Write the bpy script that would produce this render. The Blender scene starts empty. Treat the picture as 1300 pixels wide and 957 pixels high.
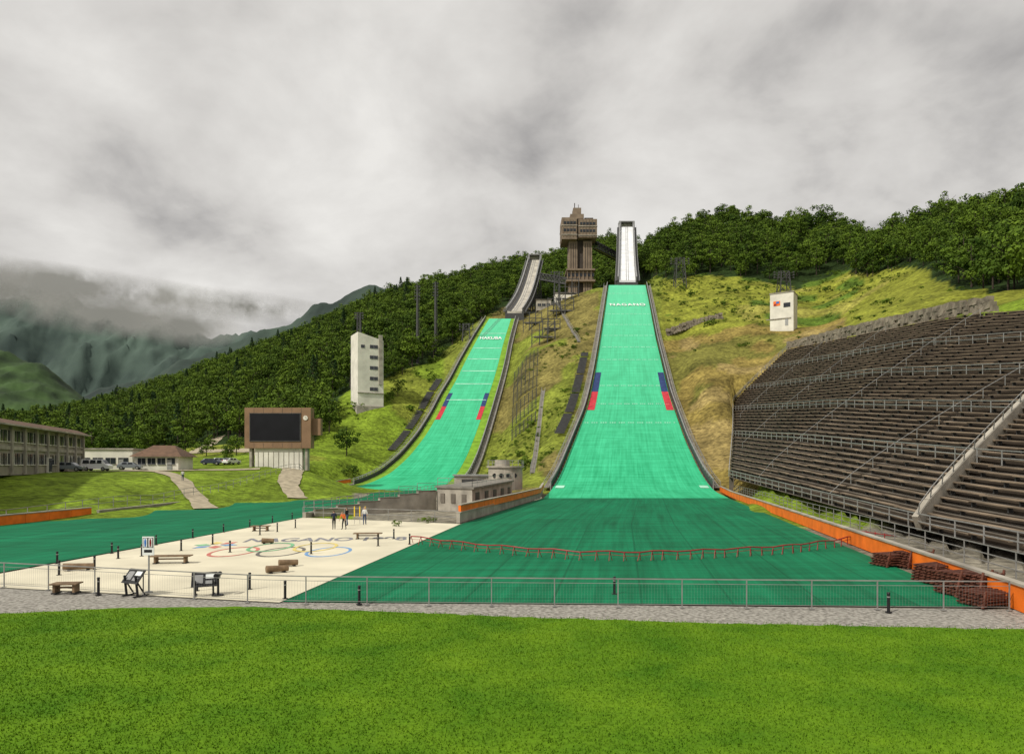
import bpy, math, random
import numpy as np
from mathutils import Vector, Matrix
random.seed(7); rng=np.random.default_rng(11)
scene=bpy.context.scene
H=5.5; F=880.0; VH=590.0; U0=650.0
# survey helpers: sighting (u,v) at true depth d -> world metres
def W(u,v,d): return Vector(((u-U0)/F*d, d, H+(VH-v)/F*d))
def G(u,v):
    d=F*H/(v-VH); return Vector(((u-U0)/F*d,d,0))
# ---------------------------------------------------------------- materials
def nt(name):
    m=bpy.data.materials.new(name); m.use_nodes=True
    n=m.node_tree.nodes; l=m.node_tree.links
    return m,n,l,n['Principled BSDF']
def mat(name,c,rough=.8,var=.25,scale=1.5,bump=0,metal=0,c2=None,detail=6,spec=.3,bscale=None):
    m,n,l,b=nt(name)
    b.inputs['Roughness'].default_value=rough; b.inputs['Metallic'].default_value=metal
    b.inputs['Specular IOR Level'].default_value=spec
    t=n.new('ShaderNodeTexCoord'); x=n.new('ShaderNodeTexNoise'); x.inputs['Scale'].default_value=scale; x.inputs['Detail'].default_value=detail
    l.new(t.outputs['Object'],x.inputs['Vector'])
    r=n.new('ShaderNodeMapRange'); r.inputs[1].default_value=.3; r.inputs[2].default_value=.7
    l.new(x.outputs['Fac'],r.inputs[0])
    mx=n.new('ShaderNodeMix'); mx.data_type='RGBA'
    a=[max(0,k*(1-var)) for k in c]+[1]; d=[min(1,k*(1+var)) for k in (c2 or c)]+[1]
    mx.inputs[6].default_value=a; mx.inputs[7].default_value=d
    l.new(r.outputs[0],mx.inputs[0]); l.new(mx.outputs[2],b.inputs['Base Color'])
    if bump:
        x2=n.new('ShaderNodeTexNoise'); x2.inputs['Scale'].default_value=bscale or scale*6; x2.inputs['Detail'].default_value=5
        l.new(t.outputs['Object'],x2.inputs['Vector'])
        bp=n.new('ShaderNodeBump'); bp.inputs['Strength'].default_value=bump; bp.inputs['Distance'].default_value=.1
        l.new(x2.outputs['Fac'],bp.inputs['Height']); l.new(bp.outputs[0],b.inputs['Normal'])
    return m
M={}
M['conc']=mat('concrete',(.33,.30,.25),.85,.32,.6,.2,detail=9)
M['conc_d']=mat('dark_concrete',(.15,.13,.105),.85,.35,.5,.2)
M['walk']=mat('walkway_concrete',(.19,.175,.15),.85,.3,.5,.2)
M['white']=mat('white_render',(.66,.63,.55),.8,.15,.4,.1,detail=9)
M['steel']=mat('galvanised_steel',(.30,.30,.29),.5,.2,2,metal=.3)
M['rail']=mat('railing_grey',(.25,.245,.23),.55,.2,2,metal=.2)
M['steel_d']=mat('dark_steel',(.06,.06,.06),.6,.25,1)
M['black']=mat('black_metal',(.012,.012,.014),.5,.3,2)
M['glass']=mat('window_glass',(.02,.025,.03),.12,.3,.3,spec=.6)
M['towerb']=mat('tower_brown_concrete',(.21,.16,.115),.85,.25,.3,.2)
M['towerd']=mat('tower_recess',(.06,.048,.04),.85,.2,.3)  # concrete brown darkened, putting recess and groove shade into the colour
M['orange']=mat('orange_panel',(.80,.17,.015),.6,.22,.8)
M['redpipe']=mat('red_paint',(.26,.015,.018),.5,.3,3)
M['blue']=mat('blue_mat',(.02,.04,.13),.8,.3,1)
M['red']=mat('red_mat',(.45,.03,.045),.8,.3,1)
M['wline']=mat('white_paint',(.72,.74,.72),.7,.15,2)
M['dash']=mat('worn_white_line',(.33,.62,.47),.8,.3,.6)
M['wood_r']=mat('red_brown_wood',(.105,.036,.022),.7,.4,3)
M['wood']=mat('weathered_wood',(.18,.12,.07),.75,.4,3)
M['bench']=mat('stand_bench_wood',(.20,.152,.105),.8,.55,.3,detail=9)
M['riser']=mat('stand_riser',(.055,.041,.029),.9,.4,.4)
M['wall_b']=mat('beige_wall',(.27,.245,.19),.85,.25,.4,.15)
M['roof_b']=mat('brown_roof',(.13,.075,.045),.7,.25,1)
M['screen']=mat('screen_black',(.006,.006,.008),.3,.3,.5)
M['sb']=mat('scoreboard_brown',(.23,.14,.08),.7,.15,.5)
M['stone']=mat('boulder_stone',(.20,.17,.13),.9,.5,.8,.6)
M['gravel']=mat('gravel',(.28,.26,.22),.95,.45,7,.8,c2=(.37,.35,.31),bscale=40)
M['dirt']=mat('path_gravel',(.35,.30,.21),.95,.3,1,.3)
M['plaza']=mat('plaza_paving',(.62,.57,.43),.8,.13,.30,.15,detail=10)
M['skin']=mat('skin',(.48,.30,.21),.6,.08,5)
M['hair']=mat('hair',(.015,.012,.01),.6,.2,5)
M['rubber']=mat('rubber',(.015,.015,.015),.8,.2,5)
M['carw']=mat('car_white_paint',(.7,.7,.7),.25,.03,1,spec=.6)
M['carg']=mat('car_grey_paint',(.2,.22,.24),.25,.05,1,spec=.6)
M['cars']=mat('car_dark_paint',(.04,.05,.08),.25,.05,1,spec=.6)
M['lamp_r']=mat('tail_lamp',(.4,.02,.02),.3,.1,2)
M['yellow']=mat('yellow_paint',(.7,.5,.03),.6,.1,2)
M['green']=mat('green_paint',(.03,.4,.12),.6,.1,2)
M['bluep']=mat('blue_paint',(.03,.16,.5),.6,.1,2)
M['grey']=mat('grey_paint',(.25,.25,.25),.6,.15,2)
M['pl_b']=mat('worn_blue_paint',(.16,.30,.52),.8,.3,2); M['pl_k']=mat('worn_black_paint',(.13,.12,.11),.8,.3,2); M['pl_r']=mat('worn_red_paint',(.50,.16,.13),.8,.3,2)
M['pl_y']=mat('worn_yellow_paint',(.62,.50,.16),.8,.3,2); M['pl_g']=mat('worn_green_paint',(.17,.42,.22),.8,.3,2); M['pl_t']=mat('worn_grey_paint',(.20,.20,.22),.8,.3,2)
# ---------------------------------------------------------------- mesh builder
class MB:
    def __init__(s,mats): s.v=[];s.f=[];s.m=[];s.mats=mats
    def add(s,vs,fs,m=0):
        o=len(s.v); s.v+= [tuple(p) for p in vs]; s.f+=[tuple(i+o for i in f) for f in fs]; s.m+=[m]*len(fs)
    def hexa(s,P,m=0): # bottom 4 ccw, top 4 ccw
        s.add(P,[(3,2,1,0),(4,5,6,7),(0,1,5,4),(1,2,6,5),(2,3,7,6),(3,0,4,7)],m)
    def box(s,c,sz,m=0,ang=0):
        ca,sa=math.cos(ang),math.sin(ang); x,y,z=[k/2 for k in sz]; P=[]
        for dz in(-z,z):
            for dx,dy in((-x,-y),(x,-y),(x,y),(-x,y)):
                P.append((c[0]+dx*ca-dy*sa,c[1]+dx*sa+dy*ca,c[2]+dz))
        s.hexa(P,m)
    def beam(s,p,q,w,h=None,m=0):
        h=h or w; p=Vector(p);q=Vector(q); d=(q-p)
        if d.length<1e-6:return
        d.normalize(); up=Vector((0,0,1)) if abs(d.z)<.95 else Vector((0,1,0))
        a=d.cross(up).normalized()*(w/2); b=a.cross(d).normalized()*(h/2)
        P=[p-a-b,p+a-b,q+a-b,q-a-b,p-a+b,p+a+b,q+a+b,q-a+b]; s.hexa(P,m)
    def tube(s,p,q,r1,r2=None,m=0,n=8):
        r2=r1 if r2 is None else r2; p=Vector(p);q=Vector(q); d=(q-p).normalized()
        up=Vector((0,0,1)) if abs(d.z)<.95 else Vector((0,1,0))
        a=d.cross(up).normalized(); b=a.cross(d).normalized(); vs=[]
        for c,r in((p,r1),(q,r2)):
            for i in range(n):
                t=2*math.pi*i/n; vs.append(c+a*(r*math.cos(t))+b*(r*math.sin(t)))
        fs=[(i,(i+1)%n,n+(i+1)%n,n+i) for i in range(n)]+[tuple(range(n))[::-1],tuple(range(n,2*n))]
        s.add(vs,fs,m)
    def quad(s,a,b,c,d,m=0): s.add([a,b,c,d],[(0,1,2,3)],m)
    def build(s,name,parent=None,smooth=False,bevel=0,loc=None,rz=0):
        me=bpy.data.meshes.new(name); me.from_pydata(s.v,[],s.f)
        for k in s.mats: me.materials.append(M[k] if isinstance(k,str) else k)
        me.polygons.foreach_set('material_index',s.m)
        if smooth: me.polygons.foreach_set('use_smooth',[True]*len(s.f))
        me.update(); o=bpy.data.objects.new(name,me); scene.collection.objects.link(o)
        if loc is not None: o.location=loc; o.rotation_euler[2]=rz
        if bevel:
            b=o.modifiers.new('b','BEVEL'); b.width=bevel; b.segments=2; b.limit_method='ANGLE'
        if parent: o.parent=parent
        return o
def empty(name,loc=(0,0,0)):
    e=bpy.data.objects.new(name,None); e.location=loc; scene.collection.objects.link(e); return e
def np_mesh(name,V,Fa,mats,smooth=False,link=True):
    me=bpy.data.meshes.new(name); V=np.asarray(V,dtype=np.float32); Fa=np.asarray(Fa,dtype=np.int32); k=Fa.shape[1]
    me.vertices.add(len(V)); me.vertices.foreach_set('co',V.ravel())
    me.loops.add(Fa.size); me.loops.foreach_set('vertex_index',Fa.ravel())
    me.polygons.add(len(Fa)); me.polygons.foreach_set('loop_start',np.arange(len(Fa),dtype=np.int32)*k)
    me.polygons.foreach_set('loop_total',np.full(len(Fa),k,dtype=np.int32))
    if smooth: me.polygons.foreach_set('use_smooth',np.ones(len(Fa),dtype=bool))
    for m in mats: me.materials.append(m)
    me.update(calc_edges=True); me.validate()
    o=bpy.data.objects.new(name,me)
    if link: scene.collection.objects.link(o)
    return o
# ---------------------------------------------------------------- jump hill tables
def smooth_table(d,vals,n=400,k=9):
    D=np.linspace(d[0],d[-1],n); out=[]
    for v in vals:
        y=np.interp(D,d,v); p=np.pad(y,k,mode='reflect',reflect_type='odd'); ker=np.ones(2*k+1)/(2*k+1)
        y=np.convolve(p,ker,'valid'); p=np.pad(y,k,mode='reflect',reflect_type='odd'); y=np.convolve(p,ker,'valid'); out.append(y)
    return D,out
def zz(v,d): return H+(VH-v)/F*d
big=[(115,632,690,925),(130,622.5,700,905),(145,600,713,889),(166,560,729,870),(188,520,745,856),(200,500,750,849),(219,470,756,842),(249,430,762.5,832.5),(286,390,768.5,825),(315,362,772.5,819.5)]
small=[(151,622,405,578),(158,618,436,582),(165,614,455,585),(180,600.8,485,595),(195,578.7,511,605),(210,552,533,614),(225,526,549,622),(240,502,561,629),(255,481,574,635),(270,461,584,640),(290,438,597,644.5),(308,421,607,649),(325,404.5,617.5,653.5)]
class Hill:
    def __init__(s,t):
        d=[a[0] for a in t]; z=[zz(a[1],a[0]) for a in t]; z[0]=0
        L=[(a[2]-U0)/F*a[0] for a in t]; R=[(a[3]-U0)/F*a[0] for a in t]
        s.D,(s.z,s.L,s.R)=smooth_table(d,[z,L,R]); s.z=np.maximum(s.z,0.0); s.z0=d[0]; s.z1=d[-1]
        ds=np.hypot(np.diff(s.D),np.diff(s.z)); s.S=np.concatenate([[0],np.cumsum(ds)])
    def p(s,a,d,h=0):
        L=np.interp(d,s.D,s.L);R=np.interp(d,s.D,s.R);z=np.interp(d,s.D,s.z)
        return Vector(((L+R)/2+a*(R-L)/2,d,z+h))
    def pm(s,side,off,d,h=0): # metres outside the edge
        q=s.p(side,d,h); q.x+=side*off; return q
BH=Hill(big); SH=Hill(small)
# stands geometry
def sxb(y): return 23.9+.125*y
def sxt(y): return 61.3+.0933*y
def szb(y): return np.interp(y,[0,25,52,127,165,200],[.3,.3,.65,3.3,5,6.5])
def szt(y): return np.interp(y,[0,22,50,95,110,200],[11,14,19,26.6,29.25,38.9])
def syf(r): return np.interp(r,[0,.25,.47,1],[127,165,199,202])
def sz(y,r): return szb(y)+(szt(y)-szb(y))*np.clip(r,0,1)**.85
# ---------------------------------------------------------------- terrain
cols={-700:[(40,0),(55,4.3),(250,6),(400,26),(650,50)],-400:[(45,0),(60,4.3),(250,6),(400,26),(650,50)],
0:[(66,0),(72,.4),(95,4.3),(140,4.8),(260,6),(400,22),(600,38),(700,40)],
100:[(70,0),(78,.5),(105,4.3),(150,5),(270,7),(400,24),(650,52)],
200:[(84,0),(92,.5),(112,4),(160,5.2),(270,10),(450,44),(700,80)],
300:[(100,0),(106,.5),(125,3.8),(170,6),(260,17),(450,62),(650,102)],
380:[(108,0),(115,.5),(135,4.5),(170,7),(230,20),(300,41),(500,93),(650,119)],
450:[(140,0),(165,3.5),(195,10),(225,26),(300,50),(500,111),(600,133)],
510:[(150,0),(170,1),(200,9),(225,23),(260,37),(330,64),(450,113),(600,146)],
560:[(150,0),(180,3),(210,13),(240,28),(300,55),(340,70),(450,112),(550,145)],
620:[(130,0),(165,1),(195,8),(225,21),(255,36),(290,54),(330,74),(400,98),(480,130),(560,157)],
660:[(125,0),(165,3),(190,12),(225,28),(260,43),(300,62),(335,77),(400,98),(480,135),(580,170)],
700:[(122,0),(145,2.5),(166,9),(200,23),(249,46),(286,63),(320,78),(380,90),(460,125),(600,178)],
740:[(120,0),(145,3.5),(166,10.5),(200,25),(249,50),(286,69),(315,84),(380,91),(450,125),(600,190)],
800:[(115,0),(145,3.5),(166,10.5),(200,25),(249,50),(286,69),(315,85),(380,95),(450,130),(600,205)],
850:[(120,0),(145,3.5),(166,11),(200,25),(250,48),(262,55),(300,74),(340,97),(400,128),(470,163)],
905:[(125,0),(150,6),(200,30),(240,50),(300,78),(335,98),(420,152)],
950:[(115,0),(127,3),(165,10),(200,27),(240,49),(330,97),(410,146)],
1040:[(80,0),(175,34),(210,43),(250,55),(330,94),(420,154)],
1200:[(60,0),(113,28),(150,38.5),(220,67),(330,125)],
1300:[(45,0),(95,27),(130,36),(180,57),(280,110)],
1500:[(35,0),(75,24),(110,36),(160,60),(240,105)],
2200:[(25,0),(55,24),(80,36),(120,60),(190,105)]}
Ug=np.arange(-700,2200,6.0)
Dg=np.concatenate([np.arange(3,100,4.0),np.arange(100,440,2.2),np.arange(440,800,6),[900,1100,1500,2200]])
cu=sorted(cols)
prof=np.array([np.where(Dg>cols[c][-1][0],cols[c][-1][1]-.08*(Dg-cols[c][-1][0]),np.interp(Dg,[3]+[k[0] for k in cols[c]],[0]+[k[1] for k in cols[c]])) for c in cu])
Zg=np.array([[0.0]*len(Dg)]*len(Ug))
for j in range(len(Dg)): Zg[:,j]=np.interp(Ug,cu,prof[:,j])
def blur(A,ax,k):
    for _ in range(2):
        P=np.pad(A,[(k,k) if i==ax else (0,0) for i in range(2)],mode='edge')
        A=sum(np.take(P,range(i,i+A.shape[ax]),axis=ax) for i in range(2*k+1))/(2*k+1)
    return A
Zb=blur(blur(Zg,0,3),1,1)
Zg=np.where(Dg[None,:]>112,Zb,Zg)
UU,DD=np.meshgrid(Ug,Dg,indexing='ij'); XX=(UU-U0)/F*DD
def vnoise(x,y,s,seed):
    r=np.random.default_rng(seed); T=r.random((64,64)); x=x/s;y=y/s
    xi=np.floor(x).astype(int);yi=np.floor(y).astype(int);fx=x-xi;fy=y-yi;fx=fx*fx*(3-2*fx);fy=fy*fy*(3-2*fy)
    g=lambda a,b:T[a%64,b%64]
    return (g(xi,yi)*(1-fx)+g(xi+1,yi)*fx)*(1-fy)+(g(xi,yi+1)*(1-fx)+g(xi+1,yi+1)*fx)*fy-.5
slopey=np.clip((Zg-3)/25,0,1)
Zg=Zg+slopey*(vnoise(XX,DD,42,1)*5+vnoise(XX,DD,17,2)*2.6+vnoise(XX,DD,7,3)*1.0)*np.where(DD>1200,0,1)
def sstep(t): t=np.clip(t,0,1); return t*t*(3-2*t)
for h in(BH,SH):
    L=np.interp(DD,h.D,h.L);R=np.interp(DD,h.D,h.R);z=np.interp(DD,h.D,h.z)
    dist=np.abs(XX-(L+R)/2)-(R-L)/2
    w=sstep(1-(dist-2)/9)*sstep((DD-h.z0+6)/8)*sstep((h.z1+14-DD)/12)
    Zg=Zg*(1-w)+(z-.9)*w
xb=sxb(DD);xt=sxt(DD);r=(XX-xb)/(xt-xb)
inst=(r>=0)&(r<=1.02)&(DD<=syf(np.clip(r,0,1))+1)
Zg=np.where(inst,np.minimum(Zg,sz(DD,r)-1.3),Zg)
wb=sstep(1-(XX-xt)/14)*(XX>xt*1.0)*(DD<203)
Zg=np.where((XX>xt)&(DD<203),Zg*(1-wb)+(szt(DD)+.3)*wb,Zg)
lowm=(r<0)&(DD<128)&(XX>0)&(XX>19.2+.197*(DD-26.9))
Zg=np.where(lowm,np.minimum(Zg,szb(DD)-.25),Zg)
Zg=Zg-.05
def terr(x,y):
    x=np.atleast_1d(np.asarray(x,float));y=np.atleast_1d(np.asarray(y,float))
    u=(U0+F*x/y-Ug[0])/6.0; i=np.clip(np.floor(u).astype(int),0,len(Ug)-2); fu=np.clip(u-i,0,1)
    j=np.clip(np.searchsorted(Dg,y)-1,0,len(Dg)-2); fd=np.clip((y-Dg[j])/(Dg[j+1]-Dg[j]),0,1)
    return (Zg[i,j]*(1-fu)+Zg[i+1,j]*fu)*(1-fd)+(Zg[i,j+1]*(1-fu)+Zg[i+1,j+1]*fu)*fd
def T(x,y): return float(terr(x,y)[0])
fu_=[-700,0,60,150,250,330,400,440,500,560,600,640,700,740,790,830,850,950,1010,1060,1110,1160,1190,1215,1300,1500,2200]
fd_=[230,235,230,250,245,205,200,250,262,300,345,395,392,400,415,362,338,328,312,322,300,262,215,178,140,112,90]
def dfor(u): return np.interp(u,fu_,fd_)
# ground colour classes
C=np.zeros((len(Ug),len(Dg),3)); C[:]=(.155,.225,.02)
def setc(mask,c,amt=1): C[mask]=C[mask]*(1-amt)+np.array(c)*amt
n1=vnoise(XX,DD,25,5); n2=vnoise(XX,DD,9,6)
setc((UU>560)&(DD>120),(.165,.195,.028))
setc((UU>620)&(UU<760)&(DD>120)&(n1+n2*.6>.05),(.175,.15,.045))
setc((UU>840)&(DD>120),(.195,.21,.028))
bm=(UU>840)&(UU<1075)&(DD>120)&(DD<252+n2*14)
setc(bm,(.215,.165,.045)); setc(bm&(n1+n2*.8>.12),(.15,.145,.032)); setc(bm&(n1-n2<-.25),(.25,.19,.07))
setc((UU>840)&(DD>258)&(n1+n2>.18),(.085,.14,.018))
setc((UU>840)&(DD>258)&(n1-n2>.3),(.25,.24,.05))
setc((UU<560)&(DD>160)&(n1>.1),(.18,.21,.028))
setc(DD>dfor(UU)-3+n2*8,(.022,.04,.01))
setc(DD<60,(.2,.18,.14))
setc((UU>450)&(DD>60)&(DD<130)&(XX<12),(.24,.22,.17))
idx=np.arange(len(Ug)*len(Dg)).reshape(len(Ug),len(Dg))
Fq=np.stack([idx[:-1,:-1],idx[1:,:-1],idx[1:,1:],idx[:-1,1:]],-1).reshape(-1,4)
m,n,l,b=nt('terrain_grass'); b.inputs['Roughness'].default_value=.95; b.inputs['Specular IOR Level'].default_value=.1
at=n.new('ShaderNodeAttribute'); at.attribute_name='zone'
tc=n.new('ShaderNodeTexCoord')
def noise(sc,det=8):
    x=n.new('ShaderNodeTexNoise'); x.inputs['Scale'].default_value=sc; x.inputs['Detail'].default_value=det; x.inputs['Roughness'].default_value=.65
    l.new(tc.outputs['Object'],x.inputs['Vector']); return x
a1=noise(.12); a2=noise(.9)
mr=n.new('ShaderNodeMapRange'); mr.inputs[1].default_value=.32;mr.inputs[2].default_value=.68;mr.inputs[3].default_value=.5;mr.inputs[4].default_value=1.5; l.new(a1.outputs['Fac'],mr.inputs[0])
mr2=n.new('ShaderNodeMapRange'); mr2.inputs[1].default_value=.32;mr2.inputs[2].default_value=.68;mr2.inputs[3].default_value=.4;mr2.inputs[4].default_value=1.55; l.new(a2.outputs['Fac'],mr2.inputs[0])
mu=n.new('ShaderNodeMath'); mu.operation='MULTIPLY'; l.new(mr.outputs[0],mu.inputs[0]); l.new(mr2.outputs[0],mu.inputs[1])
vm=n.new('ShaderNodeVectorMath'); vm.operation='SCALE'; l.new(at.outputs['Color'],vm.inputs[0]); l.new(mu.outputs[0],vm.inputs['Scale']); l.new(vm.outputs[0],b.inputs['Base Color'])
bp=n.new('ShaderNodeBump'); bp.inputs['Distance'].default_value=.8; bp.inputs['Strength'].default_value=.8; l.new(a2.outputs['Fac'],bp.inputs['Height']); l.new(bp.outputs[0],b.inputs['Normal'])
to=np_mesh('hillside_terrain',np.stack([XX,DD,Zg],-1).reshape(-1,3),Fq,[m],smooth=True)
ca=to.data.color_attributes.new('zone','FLOAT_COLOR','POINT')
ca.data.foreach_set('color',np.concatenate([C.reshape(-1,3),np.ones((len(Ug)*len(Dg),1))],1).astype(np.float32).ravel())
g=MB([mat('far_ground',(.05,.08,.02),.95,.3,.01)]); g.quad((-9000,-3000,-2.5),(9000,-3000,-2.5),(9000,9000,-2.5),(-9000,9000,-2.5)); g.build('ground')
# ---------------------------------------------------------------- flat sheets
def sheet(name,pts,z,m):
    me=bpy.data.meshes.new(name); me.from_pydata([(p[0],p[1],z) for p in pts],[],[tuple(range(len(pts)))]); me.materials.append(m); me.update()
    o=bpy.data.objects.new(name,me); scene.collection.objects.link(o); return o
def strip_sheet(name,A,B,z,m):
    v=[(p[0],p[1],z) for p in A]+[(p[0],p[1],z) for p in B]; k=len(A)
    me=bpy.data.meshes.new(name); me.from_pydata(v,[],[(i,i+1,k+i+1,k+i) for i in range(k-1)]); me.materials.append(m); me.update()
    o=bpy.data.objects.new(name,me); scene.collection.objects.link(o); return o
edge_uv=[(-300,792),(-100,783),(0,778),(150,771),(300,769),(450,774),(650,782),(900,790),(1300,798),(1600,804)]
edge=[G(*e) for e in edge_uv]
ex=np.array([e.x for e in edge]); ey=np.array([e.y for e in edge])
dense=np.linspace(ex[0],ex[-1],160); dy=np.interp(dense,ex,ey)+rng.normal(0,.06,160)
m,n,l,b=nt('lawn_turf'); b.inputs['Roughness'].default_value=.9; b.inputs['Specular IOR Level'].default_value=.1
tc=n.new('ShaderNodeTexCoord'); a=noise(.35,7); c=noise(9,6)
r1=n.new('ShaderNodeValToRGB'); r1.color_ramp.elements[0].position=.32; r1.color_ramp.elements[0].color=(.055,.145,.005,1); r1.color_ramp.elements[1].position=.70; r1.color_ramp.elements[1].color=(.135,.245,.010,1)
l.new(a.outputs['Fac'],r1.inputs[0])
r2=n.new('ShaderNodeMapRange'); r2.inputs[1].default_value=.3;r2.inputs[2].default_value=.7;r2.inputs[3].default_value=.72;r2.inputs[4].default_value=1.2; l.new(c.outputs['Fac'],r2.inputs[0])
vm=n.new('ShaderNodeVectorMath'); vm.operation='SCALE'; l.new(r1.outputs[0],vm.inputs[0]); l.new(r2.outputs[0],vm.inputs['Scale']); l.new(vm.outputs[0],b.inputs['Base Color'])
M['lawn']=m
strip_sheet('lawn',[(x,1.0) for x in dense],list(zip(dense,dy)),-.012,m)
strip_sheet('gravel_path',[(x,y-.6) for x,y in zip(dense,dy)],[(x,max(y+1.0,np.interp(x,[-40,-23,-4.6,17.7,30],[33.5,31.6,27.9,26.6,26.3]))) for x,y in zip(dense,dy)],-.03,M['gravel'])
N=150000
by=11+15.5*rng.random(N)**.9; bx=(rng.random(N)*2-1)*(by*.80+2)
k=by<np.interp(bx,dense,dy)+rng.normal(0,.16,N); bx=bx[k];by=by[k];N=len(bx)
ang=rng.random(N)*math.pi; wd=.009+.010*rng.random(N); ht=.02+.03*rng.random(N); lx=rng.normal(0,.02,N);ly=rng.normal(0,.02,N)
V=np.zeros((N,3,3)); V[:,0]=np.stack([bx-wd*np.cos(ang),by-wd*np.sin(ang),np.full(N,-.012)],-1); V[:,1]=np.stack([bx+wd*np.cos(ang),by+wd*np.sin(ang),np.full(N,-.012)],-1); V[:,2]=np.stack([bx+lx,by+ly,ht],-1)
np_mesh('lawn_grass',V.reshape(-1,3),np.arange(N*3).reshape(-1,3),[M['lawn']])
sheet('plaza_paving',[(-9.3,27.7),(-4.8,64.5),(-21.8,72.4),(-26.1,33),(-24.5,31.5)],.01,M['plaza'])
# artificial turf materials
def turf(name,c1,c2,lines,top=None,seam=.0,tmax=.7):
    m,n,l,b=nt(name); b.inputs['Roughness'].default_value=.75; b.inputs['Specular IOR Level'].default_value=.12
    uv=n.new('ShaderNodeUVMap'); sp=n.new('ShaderNodeSeparateXYZ'); l.new(uv.outputs[0],sp.inputs[0])
    w=n.new('ShaderNodeTexWave'); w.wave_type='BANDS'; w.bands_direction='Y'; w.inputs['Scale'].default_value=lines; w.inputs['Distortion'].default_value=.8; w.inputs['Detail'].default_value=2; w.inputs['Detail Scale'].default_value=1
    l.new(uv.outputs[0],w.inputs['Vector'])
    def nz(sx,sy,det,rg=.65):
        no=n.new('ShaderNodeTexNoise'); no.inputs['Scale'].default_value=1; no.inputs['Detail'].default_value=det; no.inputs['Roughness'].default_value=rg
        mp=n.new('ShaderNodeMapping'); mp.inputs['Scale'].default_value=(sx,sy,1); l.new(uv.outputs[0],mp.inputs[0]); l.new(mp.outputs[0],no.inputs['Vector']); return no
    no=nz(.30,.07,9); n2_=nz(.10,.9,6); n3=nz(2.2,.05,4)
    s1=n.new('ShaderNodeMath'); s1.operation='ADD'; l.new(no.outputs['Fac'],s1.inputs[0]); l.new(n2_.outputs['Fac'],s1.inputs[1])
    s2=n.new('ShaderNodeMath'); s2.operation='ADD'; l.new(s1.outputs[0],s2.inputs[0]); l.new(n3.outputs['Fac'],s2.inputs[1])
    sc=n.new('ShaderNodeMapRange'); sc.inputs[1].default_value=1.2;sc.inputs[2].default_value=1.8;sc.inputs[3].default_value=0;sc.inputs[4].default_value=.8; l.new(s2.outputs[0],sc.inputs[0])
    ad=n.new('ShaderNodeMath'); ad.operation='MULTIPLY_ADD'; ad.inputs[1].default_value=.3; l.new(w.outputs['Fac'],ad.inputs[0]); l.new(sc.outputs[0],ad.inputs[2])
    mx=n.new('ShaderNodeMix'); mx.data_type='RGBA'; mx.inputs[6].default_value=(*c1,1); mx.inputs[7].default_value=(*c2,1); l.new(ad.outputs[0],mx.inputs[0])
    last=mx.outputs[2]
    if top:
        gr=n.new('ShaderNodeMapRange'); gr.inputs[1].default_value=30; gr.inputs[2].default_value=230; gr.inputs[3].default_value=0; gr.inputs[4].default_value=tmax; l.new(sp.outputs[1],gr.inputs[0])
        m2=n.new('ShaderNodeMix'); m2.data_type='RGBA'; m2.inputs[7].default_value=(*top,1); l.new(gr.outputs[0],m2.inputs[0]); l.new(last,m2.inputs[6]); last=m2.outputs[2]
    def seamf(o_,per,wd):
        d=n.new('ShaderNodeMath'); d.operation='DIVIDE'; d.inputs[1].default_value=per; l.new(o_,d.inputs[0]); f=n.new('ShaderNodeMath'); f.operation='FRACT'; l.new(d.outputs[0],f.inputs[0]); c=n.new('ShaderNodeMath'); c.operation='LESS_THAN'; c.inputs[1].default_value=wd; l.new(f.outputs[0],c.inputs[0]); return c
    q1=seamf(sp.outputs[0],3.6,.03); q2=seamf(sp.outputs[1],2.6,.07); mxx=n.new('ShaderNodeMath'); mxx.operation='MAXIMUM'; l.new(q1.outputs[0],mxx.inputs[0]); l.new(q2.outputs[0],mxx.inputs[1])
    sm=n.new('ShaderNodeMath'); sm.operation='MULTIPLY'; sm.inputs[1].default_value=seam; l.new(mxx.outputs[0],sm.inputs[0])
    m3=n.new('ShaderNodeMix'); m3.data_type='RGBA'; m3.inputs[7].default_value=(c1[0]*.4,c1[1]*.4,c1[2]*.4,1); l.new(sm.outputs[0],m3.inputs[0]); l.new(last,m3.inputs[6]); last=m3.outputs[2]
    l.new(last,b.inputs['Base Color'])
    bp=n.new('ShaderNodeBump'); bp.inputs['Distance'].default_value=.06; bp.inputs['Strength'].default_value=.6; l.new(w.outputs['Fac'],bp.inputs['Height']); l.new(bp.outputs[0],b.inputs['Normal'])
    return m
turfL=turf('landing_plastic_turf',(.008,.25,.10),(.055,.54,.27),.5,(.15,.60,.36),.18)
turfO=turf('outrun_plastic_turf',(.002,.068,.028),(.006,.20,.088),.9,None,.38)
gstrip=mat('edge_grass',(.16,.30,.02),.9,.3,.5,.4)
def uvset(o,UV):
    ul=o.data.uv_layers.new(name='UVMap'); li=np.zeros(len(o.data.loops),dtype=np.int32); o.data.loops.foreach_get('vertex_index',li)
    ul.data.foreach_set('uv',np.array(UV,dtype=np.float32)[li].ravel())
def hill_mesh(name,h,a0,a1,mt,nx=26,z=0,d0=None,d1=None,nd=160):
    Dd=np.linspace(d0 or h.D[0],d1 or h.D[-1],nd); A=np.linspace(a0,a1,nx)
    V=[];UV=[]
    for d in Dd:
        s=float(np.interp(d,h.D,h.S))
        for a in A:
            p=h.p(a,d,z); V.append(p); UV.append((a*12,s))
    id=np.arange(nd*nx).reshape(nd,nx); Fq=np.stack([id[:-1,:-1],id[:-1,1:],id[1:,1:],id[1:,:-1]],-1).reshape(-1,4)
    o=np_mesh(name,V,Fq,[mt],smooth=True); uvset(o,UV); return o
hill_mesh('large_hill_landing_slope',BH,-1,1,turfL)
hill_mesh('normal_hill_landing_slope',SH,-.80,.74,turfL)
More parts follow.
